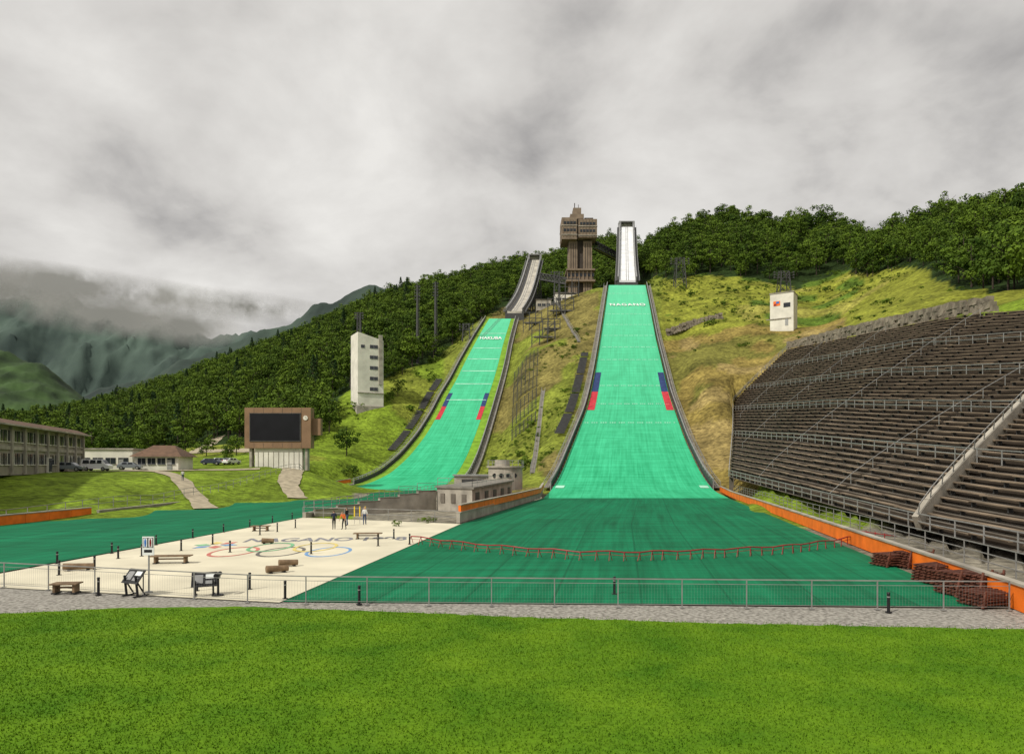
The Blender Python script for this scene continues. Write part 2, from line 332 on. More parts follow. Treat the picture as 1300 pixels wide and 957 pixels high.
hill_mesh('normal_hill_edge_grass',SH,-1,-.80,gstrip,5,z=-.05)
hill_mesh('normal_hill_edge_grass',SH,.74,1,gstrip,5,z=-.05)
def quadgrid(name,Lp,Rp,mt,nx=20,nd=60,z=0):
    Ly=[p[1] for p in Lp];Lx=[p[0] for p in Lp];Ry=[p[1] for p in Rp];Rx=[p[0] for p in Rp];V=[];UV=[]
    for i in range(nd):
        t=i/(nd-1); yl=Ly[0]+t*(Ly[-1]-Ly[0]); yr=Ry[0]+t*(Ry[-1]-Ry[0]); xl=np.interp(yl,Ly,Lx); xr=np.interp(yr,Ry,Rx)
        for j in range(nx):
            a=j/(nx-1); V.append((xl+a*(xr-xl),yl+a*(yr-yl),z)); UV.append((a*28,-(yl+a*(yr-yl))))
    id=np.arange(nd*nx).reshape(nd,nx); Fq=np.stack([id[:-1,:-1],id[:-1,1:],id[1:,1:],id[1:,:-1]],-1).reshape(-1,4)
    o=np_mesh(name,V,Fq,[mt],smooth=True); uvset(o,UV); return o
quadgrid('large_hill_outrun',[(-9.25,27.9),(-4.75,64.5),(0.2,90),(5.2,115)],[(18.6,26.8),(35.9,115)],turfO,z=.006)
quadgrid('normal_hill_outrun',[(-52,22),(-46.2,60),(-44,90),(-43,125),(-42,151)],[(-28,22),(-26.3,35),(-22.9,64),(-17.6,110),(-12.3,151)],turfO,z=.004)
# markings on the hills
mk=MB(['dash','blue','red'])
def patch(mb,h,a0,a1,d0,d1,m,z=.06,n=6):
    for i in range(n):
        da=d0+(d1-d0)*i/n; db=d0+(d1-d0)*(i+1)/n
        mb.quad(h.p(a0,da,z),h.p(a1,da,z),h.p(a1,db,z),h.p(a0,db,z),m)
for d in (178,192,206,228,240,252,264,277,290,303):
    for i in range(40):
        if (i*7+int(d))%4==0: continue
        a=-.94+1.88*i/40; patch(mk,BH,a,a+.03,d,d+.45,0,n=1)
for s in(-1,1):
    e0,e1=(s*.99,s*.82) if s<0 else (.82,.99)
    patch(mk,BH,min(e0,e1),max(e0,e1),187.5,201.5,2); patch(mk,BH,min(e0,e1),max(e0,e1),201.5,217,1)
    a0,a1=(-.80,-.64) if s<0 else (.58,.74)
    patch(mk,SH,a0,a1,221,231,2); patch(mk,SH,a0,a1,231,242,1)
    patch(mk,BH,*sorted((s*.97,s*.86)),131,133.5,0)
for d in (236,250,262,274,286,305): patch(mk,SH,-.74,.70,d,d+.6,0,n=1)
mk.build('landing_distance_marking')
def text(name,s,p,size,m,rot,ext=.01,off=0.0):
    c=bpy.data.curves.new(name,'FONT'); c.body=s; c.size=size; c.align_x='CENTER'; c.align_y='CENTER'; c.extrude=ext; c.offset=off; c.materials.append(m)
    o=bpy.data.objects.new(name,c); o.location=p; o.rotation_euler=rot; scene.collection.objects.link(o); return o
q=BH.p(0,288,.35); o=text('large_hill_lettering','NAGANO',q,3.0,M['wline'],(math.atan(.55),0,0),.02,.05); o.scale=(1.0,1.6,1); o.data.space_character=1.2
q=SH.p(-.05,298,.35); text('normal_hill_lettering','HAKUBA',q,2.8,M['wline'],(math.atan(.52),0,0),.02,.05).scale=(.85,1.8,1)
def guard(name,h,side,d0,d1,off=.5,hh=1.25):
    g=MB(['steel_d','steel','walk']); n=int((d1-d0)/2.4)
    pts=[h.pm(side,off,d0+(d1-d0)*i/n) for i in range(n+1)]
    for i in range(n):
        a,b=pts[i],pts[i+1]
        g.beam(a+Vector((0,0,hh*.5-.3)),b+Vector((0,0,hh*.5-.3)),.12,hh,0)
        g.beam(a+Vector((0,0,hh+.25)),b+Vector((0,0,hh+.25)),.2,.1,1)
        g.beam(a+Vector((side*.1,0,-1)),a+Vector((side*.1,0,hh+.35)),.2,.2,1)
        o=Vector((side*.9,0,-.25)); g.beam(a+o,b+o,1.1,.14,2)
        o=Vector((side*1.5,0,.9)); g.beam(a+o,b+o,.06,.06,1); o2=Vector((side*1.5,0,.4)); g.beam(a+o2,b+o2,.05,.05,1)
        g.beam(a+Vector((side*1.5,0,-1)),a+Vector((side*1.5,0,.9)),.06,.06,1)
    g.build(name)
guard('large_hill_guard_wall',BH,-1,133,315); guard('large_hill_guard_wall',BH,1,133,315)
guard('normal_hill_guard_wall',SH,-1,164,325,.4,1.1); guard('normal_hill_guard_wall',SH,1,160,325,.4,1.1)
def stairway(h,side,d0,d1,off,w):
    s=MB(['steel_d','steel_d','walk']); n=int((d1-d0)/1.15)
    for i in range(n):
        if i%13==12: continue
        p=h.pm(side,off,d0+(d1-d0)*i/n,0); p.z=max(p.z-.4,T(p.x,p.y))+.25
        s.box(p,(w,.34,.45),0); s.box(p+Vector((0,.45,-.12)),(w,.5,.1),2)
        if i%4==0: s.box(p+Vector((-w/2,0,.6)),(.08,.08,1.1),1); s.box(p+Vector((w/2,0,.6)),(.08,.08,1.1),1)
    s.build('coaches_stand_steps')
stairway(BH,-1,172,236,4.6,2.4); stairway(SH,-1,200,256,4.8,2.4)
# ---------------------------------------------------------------- in-runs
def inrun(name,xa,ya,za,xb_,yb,zb,wa,wb,trackm):
    e=empty(name,(xa,ya,0)); inv=Vector((xa,ya,0)); n=24; c=[];w=[]
    for i in range(n+1):
        t=i/n; z=za+(zb-za)*(t-.10*math.sin(math.pi*t)); c.append(Vector((xa+(xb_-xa)*t,ya+(yb-ya)*t,z))-inv); w.append(wa+(wb-wa)*t)
    dk=MB([trackm,'steel','walk','steel_d'])
    for i in range(n):
        a,b=c[i],c[i+1]; X=Vector((w[i]/2,0,0)); Z=Vector((0,0,1))
        dk.hexa([a-X-Z*1.2,a+X-Z*1.2,b+X-Z*1.2,b-X-Z*1.2,a-X,a+X,b+X,b-X],0)
        for k in(-.5,.5): dk.beam(a+Vector((k,0,.05)),b+Vector((k,0,.05)),.25,.12,1)
        if name[0]=='n': dk.beam(a+Vector((-w[i]*.34,0,.06)),b+Vector((-w[i]*.34,0,.06)),w[i]*.2,.1,3)
    dk.build('track_deck',e)
    sw=MB(['grey','steel_d','steel'])
    for i in range(n):
        for s in(-1,1):
            a=c[i]+Vector((s*(w[i]/2+.35),0,.3)); b=c[i+1]+Vector((s*(w[i]/2+.35),0,.3))
            sw.beam(a,b,.4,2.6,0); sw.beam(a+Vector((s*.2,0,1.5)),b+Vector((s*.2,0,1.5)),.4,.18,2); sw.beam(a+Vector((s*.25,0,-1.3)),a+Vector((s*.25,0,1.4)),.2,.2,1)
            a=a+Vector((s*1.1,0,-.6)); b=b+Vector((s*1.1,0,-.6)); sw.beam(a,b,1.1,.2,1); sw.beam(a+Vector((s*.5,0,1.1)),b+Vector((s*.5,0,1.1)),.1,.1,2)
            sw.beam(a+Vector((s*.5,0,0)),a+Vector((s*.5,0,1.1)),.1,.1,2)
    sw.build('side_wall',e)
    su=MB(['steel_d','conc_d'])
    for i in range(2,n+1,3):
        top=c[i]; gx,gy=top.x+xa,top.y+ya; zt=T(gx,gy)-1
        L=Vector((top.x-w[i]/2-.5,top.y,top.z-1.5)); R=Vector((top.x+w[i]/2+.5,top.y,top.z-1.5))
        Lb=Vector((L.x-.8,L.y,zt)); Rb=Vector((R.x+.8,R.y,zt)); su.beam(L,Lb,.7,.7); su.beam(R,Rb,.7,.7)
        ns=max(1,int((top.z-zt)/7))
        for k in range(ns):
            t0=k/ns;t1=(k+1)/ns; su.beam(L.lerp(Lb,t0),R.lerp(Rb,t1),.3,.3); su.beam(R.lerp(Rb,t0),L.lerp(Lb,t1),.3,.3); su.beam(L.lerp(Lb,t1),R.lerp(Rb,t1),.35,.35)
        if i+3<=n:
            nx=c[i+3]
            for s in(-1,1):
                p=top+Vector((s*(w[i]/2+.5),0,-1.8)); q=nx+Vector((s*(w[i+3]/2+.5),0,-1.8)); p2=p+Vector((0,0,-4)); q2=q+Vector((0,0,-4))
                su.beam(p2,q2,.4,.4); su.beam(p,q2,.3,.3); su.beam(q,p2,.3,.3)
    su.build('trestle',e)
    th=MB(['grey','glass','steel','white']); t=c[-1]
    ww=w[-1]
    for s in(-1,1): th.box(t+Vector((s*(ww/2+.4),1,.5)),(1.1,4,5),0)
    th.box(t+Vector((0,2,3.1)),(ww+1.8,5,.4),2); th.box(t+Vector((0,3.5,1)),(ww,.5,4),3)
    th.build('start_house',e)
    tk=MB(['steel_d','conc']); p=c[0]
    gz=T(xa,ya)-2
    tk.hexa([p+Vector((-wa/2-1,-1,gz-p.z)),p+Vector((wa/2+1,-1,gz-p.z)),p+Vector((wa/2+1,8,gz-p.z)),p+Vector((-wa/2-1,8,gz-p.z)),p+Vector((-wa/2-1,-1,-1.3)),p+Vector((wa/2+1,-1,-1.3)),p+Vector((wa/2+1,8,2)),p+Vector((-wa/2-1,8,2))],0)
    tk.build('takeoff_table',e)
trkW=mat('inrun_white',(.72,.73,.74),.5,.12,.3); trkG=mat('inrun_pale',(.42,.39,.33),.6,.3,.4)
inrun('large_hill_inrun',.1665*323,323,91.5,.1655*398,398,142,7.6,7.0,trkW)
inrun('normal_hill_inrun',1.2,334,79.5,13.0,398,123.0,7.0,6.0,trkG)
# ---------------------------------------------------------------- lift tower
tx,ty=36.2,370; e=empty('elevator_tower',(tx,ty,0))
def bx(mb,u0,u1,v0,v1,y0,y1,m,d=370):
    x0=(u0-U0)/F*d-tx;x1=(u1-U0)/F*d-tx;z0=zz(v1,d);z1=zz(v0,d)
    mb.box(((x0+x1)/2,(y0+y1)/2,(z0+z1)/2),(x1-x0,y1-y0,z1-z0),m)
t=MB(['towerb','towerd','glass','conc'])
bx(t,721.5,732,309,398,-4,6,0); bx(t,739.5,750.5,309,398,-4,6,0); bx(t,732,739.5,300,398,-2.6,5,1)
for u in(724,727,730,742,745,748): bx(t,u-.35,u+.35,312,396,-4.12,-3.9,1)  # raised dark strips stand for the shade in the shaft grooves
t.build('shaft',e)
t=MB(['towerb','towerd','glass','conc'])
bx(t,712,731,282,309,-7,7,0); bx(t,733,756,284,307,-7,7,0); bx(t,731,733,284,307,-6,6,1)
bx(t,723,740,276,282,-5,5,0); bx(t,727,737,267,276,-3.5,3,0); bx(t,741,752,280,284,-4,4,1)
for v in(287,296):
    bx(t,713.5,729.5,v,v+3.2,-7.15,-6.9,2); bx(t,735,754.5,v+1,v+4.2,-7.15,-6.9,2)
for v in (291.5,303): bx(t,711.6,731.3,v,v+.9,-7.3,7.3,3); bx(t,732.7,756.4,v+1,v+1.9,-7.3,7.3,3)
for u in range(714,755,4): bx(t,u-.25,u+.25,284.5,306,-7.22,-7,0)
bx(t,729,730,258,267,0,.3,1); bx(t,734,734.6,260,267,0,.3,1)
t.build('observation_cab',e)
t=MB(['towerb','towerd','glass','conc'])
bx(t,718,754,345,347,-6,7,0); bx(t,718,754,358.5,361,-6,7,0); bx(t,720,752,347,358.5,-4.6,6.5,0)
for u in range(719,754,5): bx(t,u-.3,u+.3,347,358.5,-5.6,-5.2,0); bx(t,u+1,u+4,350,354,-4.75,-4.5,2)
bx(t,716,756,386,400,-7,8,0); bx(t,722,750,389,393,-7.2,-6.9,2)
t.build('lower_platform',e)
def truss(name,p,q,hh,w):
    b=MB(['steel_d','steel']); n=8; p=Vector(p);q=Vector(q)
    d=(q-p).normalized(); s=d.cross(Vector((0,0,1))).normalized()*(w/2); Z=Vector((0,0,hh))
    for k in(-1,1):
        b.beam(p+s*k,q+s*k,.45,.45); b.beam(p+s*k+Z,q+s*k+Z,.45,.45)
        for i in range(n):
            a=p.lerp(q,i/n)+s*k;c=p.lerp(q,(i+1)/n)+s*k
            b.beam(a,c+Z,.25,.25);b.beam(a+Z,c,.25,.25);b.beam(c,c+Z,.25,.25)
    b.beam(p+Vector((0,0,.2)),q+Vector((0,0,.2)),w,.2,1); b.beam(p+Z,q+Z,w+.4,.25,0); b.build(name)
truss('truss_footbridge',(44.5,372,121.5),(60.5,394,121.5),3.4,2.4)
truss('truss_footbridge',(30,370,101.5),(15.5,377,106),3.4,2.6)
# ---------------------------------------------------------------- spectator stand
NR=46; aisles=[40,72,104,136,168]
st=MB(['riser','conc_d']); be=MB(['bench','steel_d']) 
def sp_(y,r,h=0): return Vector((sxb(y)+(sxt(y)-sxb(y))*r,y,float(sz(y,r))+h))
for k in range(NR):
    r0=k/NR;r1=(k+1)/NR; yf=float(syf(r0)); ys=np.linspace(yf,22,14)
    for a,b in zip(ys[:-1],ys[1:]):
        A=sp_(a,r0);B=sp_(b,r0);A1=sp_(a,r1);B1=sp_(b,r1); A1z=Vector((A1.x,A1.y,A.z));B1z=Vector((B1.x,B1.y,B.z))
        st.quad(A,B,B1z,A1z,1); st.quad(A1z,B1z,B1,A1,0)
    A=sp_(yf,r0);A1=sp_(yf,r1); st.quad(Vector((A.x,A.y,A.z)),Vector((A1.x,A1.y,A.z)),Vector((A1.x,A1.y,-2)),Vector((A.x,A.y,-2)),1)
    cuts=[yf]+[y for y in aisles[::-1] if y<yf-4]+[22]
    for i in range(len(cuts)-1):
        y0=cuts[i]-(.7 if i else 0.2); y1=cuts[i+1]+.7; nseg=max(1,int((y0-y1)/4))
        for s in range(nseg):
            a=y0+(y1-y0)*s/nseg;b=y0+(y1-y0)*(s+1)/nseg+.03; j=random.uniform(-.06,.06)
            P=sp_(a,r0+.45/NR);Q=sp_(b,r0+.45/NR); P.z=float(sz(a,r0))+.46+j;Q.z=float(sz(b,r0))+.46+j+random.uniform(-.03,.03)
            be.beam(P,Q,.42,.08,0)
            P2=P+Vector((.12,0,-.22)); be.beam(P2,P2+Vector((0,-.12,0)),.3,.38,1)
stand=empty('spectator_stand'); st.build('terrace_steps',stand); be.build('bench_rows',stand)
ra=MB(['steel','conc','stone'])
def rail(mb,pts,hh=1.1,m=0,r=.045,rails=(1,.5),post=True):
    for a,b in zip(pts[:-1],pts[1:]):
        for f in rails: mb.beam(a+Vector((0,0,hh*f)),b+Vector((0,0,hh*f)),r*2,r*2,m)
    if post:
        for a in pts: mb.beam(a,a+Vector((0,0,hh)),r*2.0,r*2.0,m)
for k in(0,9,18,27,36):
    rr=k/NR; yf=float(syf(rr)); n=int((yf-22)/3.4); rail(ra,[sp_(yf+(22-yf)*i/n,rr,.05) for i in range(n+1)],1.15,0,.035)
for y in aisles[1:]:
    pts=[sp_(y,k/NR,.1) for k in range(0,NR,3) if syf(k/NR)>y+3]
    if len(pts)>1: rail(ra,pts,1.0,0,.025,(1,))
pts=[sp_(float(syf(k/24))+.2,k/24,.1) for k in range(25)]; rail(ra,pts,1.2,0,.05)
ra.build('stand_railing',stand)
dw=MB(['conc','rail','conc_d'])
n=16
for i in range(n):
    r0=i/n*.62;r1=(i+1)/n*.62; y0=52+r0*26;y1=52+r1*26
    A=sp_(y0,r0,.45);B=sp_(y1,r1,.45); dw.beam(A,B,.45,1.3,0)
    dw.beam(A+Vector((0,-.3,1.5)),B+Vector((0,-.3,1.5)),.06,.06,1); dw.beam(A,A+Vector((0,-.3,1.5)),.06,.06,1)
dw.build('stand_parapet_wall',stand)
def stonewall(name,pts,hh,seed):
    r=random.Random(seed); b=MB(['stone','conc'])
    for a,c in zip(pts[:-1],pts[1:]):
        a=Vector(a);c=Vector(c);L=(c-a).length;n=int(L/1.3)
        for i in range(n):
            p=a.lerp(c,(i+.5)/n)
            for k in range(int(hh/.9)+1):
                s=r.uniform(.8,1.25); cx=p+Vector((r.uniform(-.2,.2),r.uniform(-.2,.2)+k*.25,k*.85+r.uniform(-.1,.1)))
                P=[]
                for dz in(-1,1):
                    for dx,dy in((-1,-1),(1,-1),(1,1),(-1,1)): P.append(cx+Vector((dx*.6*s*r.uniform(.7,1.1),dy*.6*s,dz*.5*s*r.uniform(.7,1.1))))
                b.hexa(P,0)
    b.build(name)
def onT(u,d,dz=0): x=(u-U0)/F*d; return Vector((x,d,T(x,d)+dz))
stonewall('stone_retaining_wall',[onT(846,256),onT(880,262),onT(918,262)],2.4,1)
stonewall('stone_retaining_wall',[Vector((sxt(y)+1.2,y,szt(y)+.5)) for y in(204,170,140,118,104)],1.8,2)
# ---------------------------------------------------------------- walls and rails near outrun
def wallline(name,pts,hh,th,m,capm='conc',base=0):
    b=MB([m,capm])
    for p,q in zip(pts[:-1],pts[1:]):
        p=Vector(p);q=Vector(q); n=max(1,int((q-p).length/3)); d=(q-p).normalized()
        for i in range(n):
            a=p.lerp(q,i/n)+d*.02;c=p.lerp(q,(i+1)/n)-d*.02
            b.beam(a+Vector((0,0,hh/2)),c+Vector((0,0,hh/2)),th,hh,0)
        b.beam(p+Vector((0,0,hh+.05)),q+Vector((0,0,hh+.05)),th+.12,.1,1)
    return b.build(name)
wr=[(17.9,20,0),(19.4,26.9,0),(28,70,0),(37.6,119,0),(40,133,.4)]
wallline('orange_barrier_wall',wr,.95,.25,'orange')
rb=MB(['rail']); pts=[]
for i in range(45): 
    y=20+i*2.45; pts.append(Vector((19.4+.197*(y-26.9)+1.7,y,.6)))
rail(rb,pts,1.15,0,.022,(1,.66,.33)); rb.build('outrun_railing')
wallline('orange_barrier_wall',[(-5.0,66,.9),(0,90,.9),(4.6,114,.9),(5.9,131,1.3)],.75,.25,'orange')
wallline('concrete_retaining_wall',[(-5.1,65.5,0),(-.2,90,0),(4.4,114,0),(5.6,130,0)],.95,.35,'conc')
wallline('orange_barrier_wall',[(-53,20,0),(-47,60,0),(-45.6,75,0)],.85,.25,'orange')
wallline('orange_barrier_wall',[(-44.2,112,0),(-43.8,120,0)],.9,.3,'orange')
wallline('orange_barrier_wall',[(-43.2,140,.3),(-42.5,152,.5),(-38,163,1.4)],.8,.3,'orange')
wallline('concrete_kerb_wall',[(-45.4,76,0),(-44.6,108,0)],.45,.25,'conc')
rb=MB(['rail','conc'])
pts=[Vector((np.interp(y,[30,62,90,125,150],[-52.5,-48.8,-46.5,-45,-44]),y,0)) for y in np.arange(30,150,2.6)]
for p in pts: p.z=max(0,T(p.x,p.y))
rail(rb,pts,1.2,0,.028); rb.build('bank_railing')
rb=MB(['rail','conc'])
pts=[Vector((np.interp(y,[72,110,151],[-21.9,-17.3,-12.0])+.3,y,.55)) for y in np.arange(72,152,2.5)]
rail(rb,pts,1.15,0,.028,(1,.6,.25))
for a,b in zip(pts[:-1],pts[1:]): rb.beam(a+Vector((0,0,-.3)),b+Vector((0,0,-.3)),.35,.6,1)
pts=[Vector((-21.9,72.6,.01)).lerp(Vector((-5,65.6,.01)),i/7) for i in range(8)]
rail(rb,pts,1.1,0,.028)
rb.build('outrun_edge_railing')
fe=MB(['rail']); fl=[(-40,34.8),(-22.9,31.2),(-9.6,27.5),(-4.6,27.2),(17.7,26.2),(20.6,26.2)]
fx=[p[0] for p in fl];fy=[p[1] for p in fl]; pts=[Vector((x,np.interp(x,fx,fy),0)) for x in np.arange(-40,20.7,2.45)]
rail(fe,pts,1.1,0,.02,(1,))
for a,b in zip(pts[:-1],pts[1:]):
    for f in(.12,.84): fe.beam(a+Vector((0,0,1.1*f)),b+Vector((0,0,1.1*f)),.018,.018)
    for i in range(1,21):
        p=a.lerp(b,i/21); fe.beam(p+Vector((0,0,.13)),p+Vector((0,0,.92)),.003,.003)
for a in pts: fe.box(a+Vector((0,0,.01)),(.16,.16,.03))
fe.build('metal_fence')
rd=MB(['redpipe']); cp=[(522,690),(560,695),(600,700),(650,705),(735,711),(800,712),(900,709),(1000,703),(1060,695),(1083,690)]
g=[G(*c) for c in cp]; gx=[a.x for a in g];gy=[a.y for a in g]; xs=np.linspace(gx[0],gx[-1],40); pr=None
for i,x in enumerate(xs):
    y=float(np.interp(x,gx,gy)); p=Vector((x+random.uniform(-.1,.1),y,.02)); hh=.5+.05*math.sin(i*1.7)
    t_=p+Vector((random.uniform(-.05,.05),0,hh)); rd.tube(p+Vector((-.12,-.22,0)),t_,.022,n=6); rd.tube(p+Vector((.12,.22,0)),t_,.022,n=6)
    if pr is not None: rd.tube(pr,t_,.042,n=6); rd.tube(pr-Vector((0,0,.2)),t_-Vector((0,0,.2)),.015,n=6)
    pr=t_
for k in range(4):
    p=Vector((gx[-1]+.3+k*.15,gy[-1]-k*.9,0)); rd.tube(p,p+Vector((0,0,1.0)),.03,n=6); rd.tube(p+Vector((0,0,.9)),p+Vector((.3,-.9,.9)),.03,n=6); rd.tube(p+Vector((0,0,.5)),p+Vector((.3,-.9,.5)),.03,n=6)
rd.build('red_outrun_barrier')
def bollard(x,y,h=.8,z=0):
    b=MB(['black','steel']); b.tube((0,0,0),(0,0,h),.055,.055,0,10); b.tube((0,0,h),(0,0,h+.05),.07,.05,0,10); b.tube((0,0,h*.8),(0,0,h*.86),.06,.06,1,10); b.tube((0,0,0),(0,0,.03),.12,.12,0,10)
    b.build('black_bollard',loc=(x,y,z))
for u,v in[(317,745),(362,757),(456,764),(780,751),(1128,774),(120,720),(75,727),(292,698),(480,690),(500,681),(520,688),(150,706),(180,703),(230,696),(270,688),(330,676),(352,672),(375,667),(395,700),(250,747),(125,752)]:
    p=G(u,v+3); bollard(p.x,p.y,.7)
for i in range(9):
    p=Vector((-25.7,34,0)).lerp(Vector((-22.2,70,0)),i/8); bollard(p.x,p.y,.65)
def ring(name,c,R,w,m):
    v=[];n=48
    for i in range(n):
        t=2*math.pi*i/n
        for r_ in(R-w/2,R+w/2): v.append((c[0]+r_*math.cos(t)*1.0,c[1]+r_*math.sin(t)*1.9,c[2]))
    me=bpy.data.meshes.new(name); me.from_pydata(v,[],[(2*i,2*i+1,(2*i+3)%(2*n),(2*i+2)%(2*n)) for i in range(n)]); me.materials.append(M[m]); o=bpy.data.objects.new(name,me); scene.collection.objects.link(o); return o
rg=empty('painted_olympic_rings')
cx,cy=-14.6,44.5
for i,(dx,dy,m_) in enumerate([(3.0,-.6,'pl_b'),(0,-.6,'pl_k'),(-3.0,-.6,'pl_r'),(1.5,1.8,'pl_y'),(-1.5,1.8,'pl_g')]):
    ring('ring',(cx+dx,cy+dy,.016+.003*i),1.25,.2,m_).parent=rg
o=text('painted_plaza_lettering','NAGANO 1998',(-13.6,51.0,.02),1.5,M['pl_t'],(0,0,.12),.001,.04); o.scale=(1.15,2.2,1)
em=MB(['pl_b','pl_r','pl_y','pl_g'])
for i in range(6):
    t=i*math.pi/3; c=Vector((-20.3,47.5,.02)); d=Vector((math.cos(t),1.5*math.sin(t),0)); s=Vector((-math.sin(t),1.5*math.cos(t),0))*.4
    em.quad(c+d*.3,c+d*.9-s,c+d*1.5,c+d*.9+s,[0,1,2,3,0,1][i])
em.build('painted_snowflake_emblem')
def bench(x,y,L,rz=0,m='wood',name='wooden_bench'):
    b=MB([m,'black'])
    for k in(-.22,0,.22): b.box((0,k,.42),(L,.19,.06),0)
    for s in(-1,1): b.box((s*L*.36,0,.2),(.1,.45,.38),0); b.box((s*L*.36,0,.03),(.2,.5,.06),1)
    b.box((0,0,.25),(L*.7,.05,.08),0)
    b.build(name,loc=(x,y,.01),rz=rz,bevel=.01)
for u,v,L,rz in((217,715,2.2,.1),(467,684,2.1,.05),(331,674,1.5,0),(84,753,1.1,.1)):
    p=G(u,v); bench(p.x,p.y,L,rz)
def log(u,v,L,rz):
    b=MB(['wood','black']); b.tube((-L/2,0,.22),(L/2,0,.20),.18,.15,0,14); b.box((-L*.3,0,.03),(.12,.4,.06),1); b.box((L*.3,0,.03),(.12,.4,.06),1)
    p=G(u,v); b.build('log_seat',loc=(p.x,p.y,.01),rz=rz,smooth=False)
log(100,724,1.4,.4); log(352,727,1.1,.6); log(366,719,1.0,.5); log(340,690,.8,.2)
s=MB(['steel','wline','bluep','redpipe','black']); s.tube((0,0,0),(0,0,2.3),.035,.035,0,10); s.box((0,-.05,2.02),(.5,.04,.8),1); s.box((0,.0,2.0),(.1,.05,.5),0)
s.box((0,-.074,2.16),(.44,.008,.42),4)
for sx,mm in((-.11,2),(.11,3)):
    s.box((sx,-.083,2.16),(.16,.01,.38),1); s.tube((sx,-.085,2.29),(sx,-.095,2.29),.035,.035,mm,12); s.box((sx,-.093,2.18),(.08,.01,.14),mm); s.box((sx-.02,-.093,2.06),(.025,.01,.12),mm); s.box((sx+.02,-.093,2.06),(.025,.01,.12),mm)
s.box((0,-.074,1.8),(.34,.008,.12),4); s.tube((0,0,0),(0,0,.05),.16,.16,0,12)
p=G(189,752); s.build('restroom_sign',loc=(p.x,p.y,0))
def infoboard(u,v,rz,h=1.0):
    b=MB(['black','grey','wline','redpipe']); 
    for sx in(-.35,.35): b.beam((sx,.1,0),(sx,0,h*.75),.07,.07); b.beam((sx,.45,0),(sx,.02,h*.6),.05,.05); b.box((sx,.25,.02),(.1,.7,.05))
    c,s_=math.cos(.9),math.sin(.9)
    def pl(x0,x1,t0,t1,off,m): 
        q=[(x0,t0*c-off*s_,h*.55+t0*s_),(x1,t0*c-off*s_,h*.55+t0*s_),(x1,t1*c-off*s_,h*.55+t1*s_),(x0,t1*c-off*s_,h*.55+t1*s_)]
        b.hexa([q[0],q[1],(q[1][0],q[1][1]+.04,q[1][2]),(q[0][0],q[0][1]+.04,q[0][2]),q[3],q[2],(q[2][0],q[2][1]+.04,q[2][2]),(q[3][0],q[3][1]+.04,q[3][2])],m)
    pl(-.5,.5,-.1,.6,0,0); pl(-.4,-.05,.08,.48,.015,1); pl(.05,.40,.30,.50,.015,2); pl(.05,.40,.05,.2,.015,1)
    p=G(u,v); b.build('information_board',loc=(p.x,p.y,0),rz=rz)
infoboard(165,757,-.45,1.15); infoboard(259,757,.35,.9)
b=MB(['black','steel','yellow'])
b.tube((0,0,0),(0,0,.06),.22,.22,0,14); b.tube((0,0,.06),(0,0,.75),.05,.045,0,10); b.tube((0,-.22,.86),(0,.2,.92),.11,.09,0,12); b.box((0,0,.78),(.14,.14,.1),1); b.tube((0,.2,.92),(0,.28,.93),.05,.05,1,10)
p=G(277,756); b.build('viewing_telescope',loc=(p.x,p.y,0))
def rack(x,y,z,rz,tilt,k):
    b=MB(['wood_r','black']); L=1.7
    for i in range(k):
        zz_=.12+i*.13; dx=i*.05*tilt+random.uniform(-.06,.06)
        for j in range(5): b.box((dx,-.5+j*.25+random.uniform(-.02,.02),zz_),(L,.12,.05),0,random.uniform(-.03,.03))
        for sx in(-.7,.7): b.box((dx+sx,0,zz_-.05),(.1,1.2,.06),0)
    for sx in(-.8,.8): b.beam((sx,-.55,0),(sx+.05*k*tilt,-.55,k*.13+.15),.08,.08,0)
    b.build('stacked_wooden_rack',loc=(x,y,z),rz=rz,bevel=.006)
for u,v,rz,k in[(1130,718,.2,5),(1155,719,.25,6),(1184,738,.35,6),(1200,742,.2,5),(1218,754,.15,7),(1238,756,.4,7),(1250,768,.2,4)]:
    p=G(u,v); rack(p.x,p.y,.02,rz+.1,1,k)
# ---------------------------------------------------------------- buildings
def windows(mb,L,z,h,n,y,m=0,frame=1,w=None,x0=0):
    st_=L/n; w=w or st_*.78
    for i in range(n):
        x=x0+st_*(i+.5); mb.box((x,y,z),(w,.12,h),m); mb.box((x,y-.07,z-h/2-.05),(w+.1,.14,.1),frame); mb.box((x,y-.07,z),(.07,.06,h-.02),frame)
a=Vector((-58.5,66,4.2)); c=Vector((-77.6,126,4.4)); L=(c-a).length; ang=math.atan2(c.y-a.y,c.x-a.x)
e_=empty('long_lodge_building',c); e_.rotation_euler[2]=ang+math.pi
b=MB(['wall_b','conc']); b.box((L/2,6.5,3.1),(L,12,6.8),0)
for i in range(14): b.box((L*(i+.0)/13,.35,3.2),(.45,.5,6.6),1)
b.box((L/2,.42,3.4),(L,.25,.5),1); b.build('walls',e_)
b=MB(['glass','white']); windows(b,L,1.9,1.5,26,.44); windows(b,L,5.0,1.5,26,.44); b.build('windows',e_)
b=MB(['roof_b','conc']); b.hexa([(-1,-.6,6.5),(L+1,-.6,6.5),(L+1,13.4,6.5),(-1,13.4,6.5),(.5,1.2,7.3),(L-.5,1.2,7.3),(L-.5,11.5,7.3),(.5,11.5,7.3)],0); b.box((L/2,6.3,6.4),(L+2.2,14.2,.2),1); b.build('roof',e_)
b=MB(['white','glass']); b.box((L*.3,.2,1.1),(1.6,.3,2.4),0); b.box((L*.3,.02,1.1),(1.3,.1,2.1),1); b.build('door',e_)
for ch in e_.children: ch.scale=(1,-1,1)
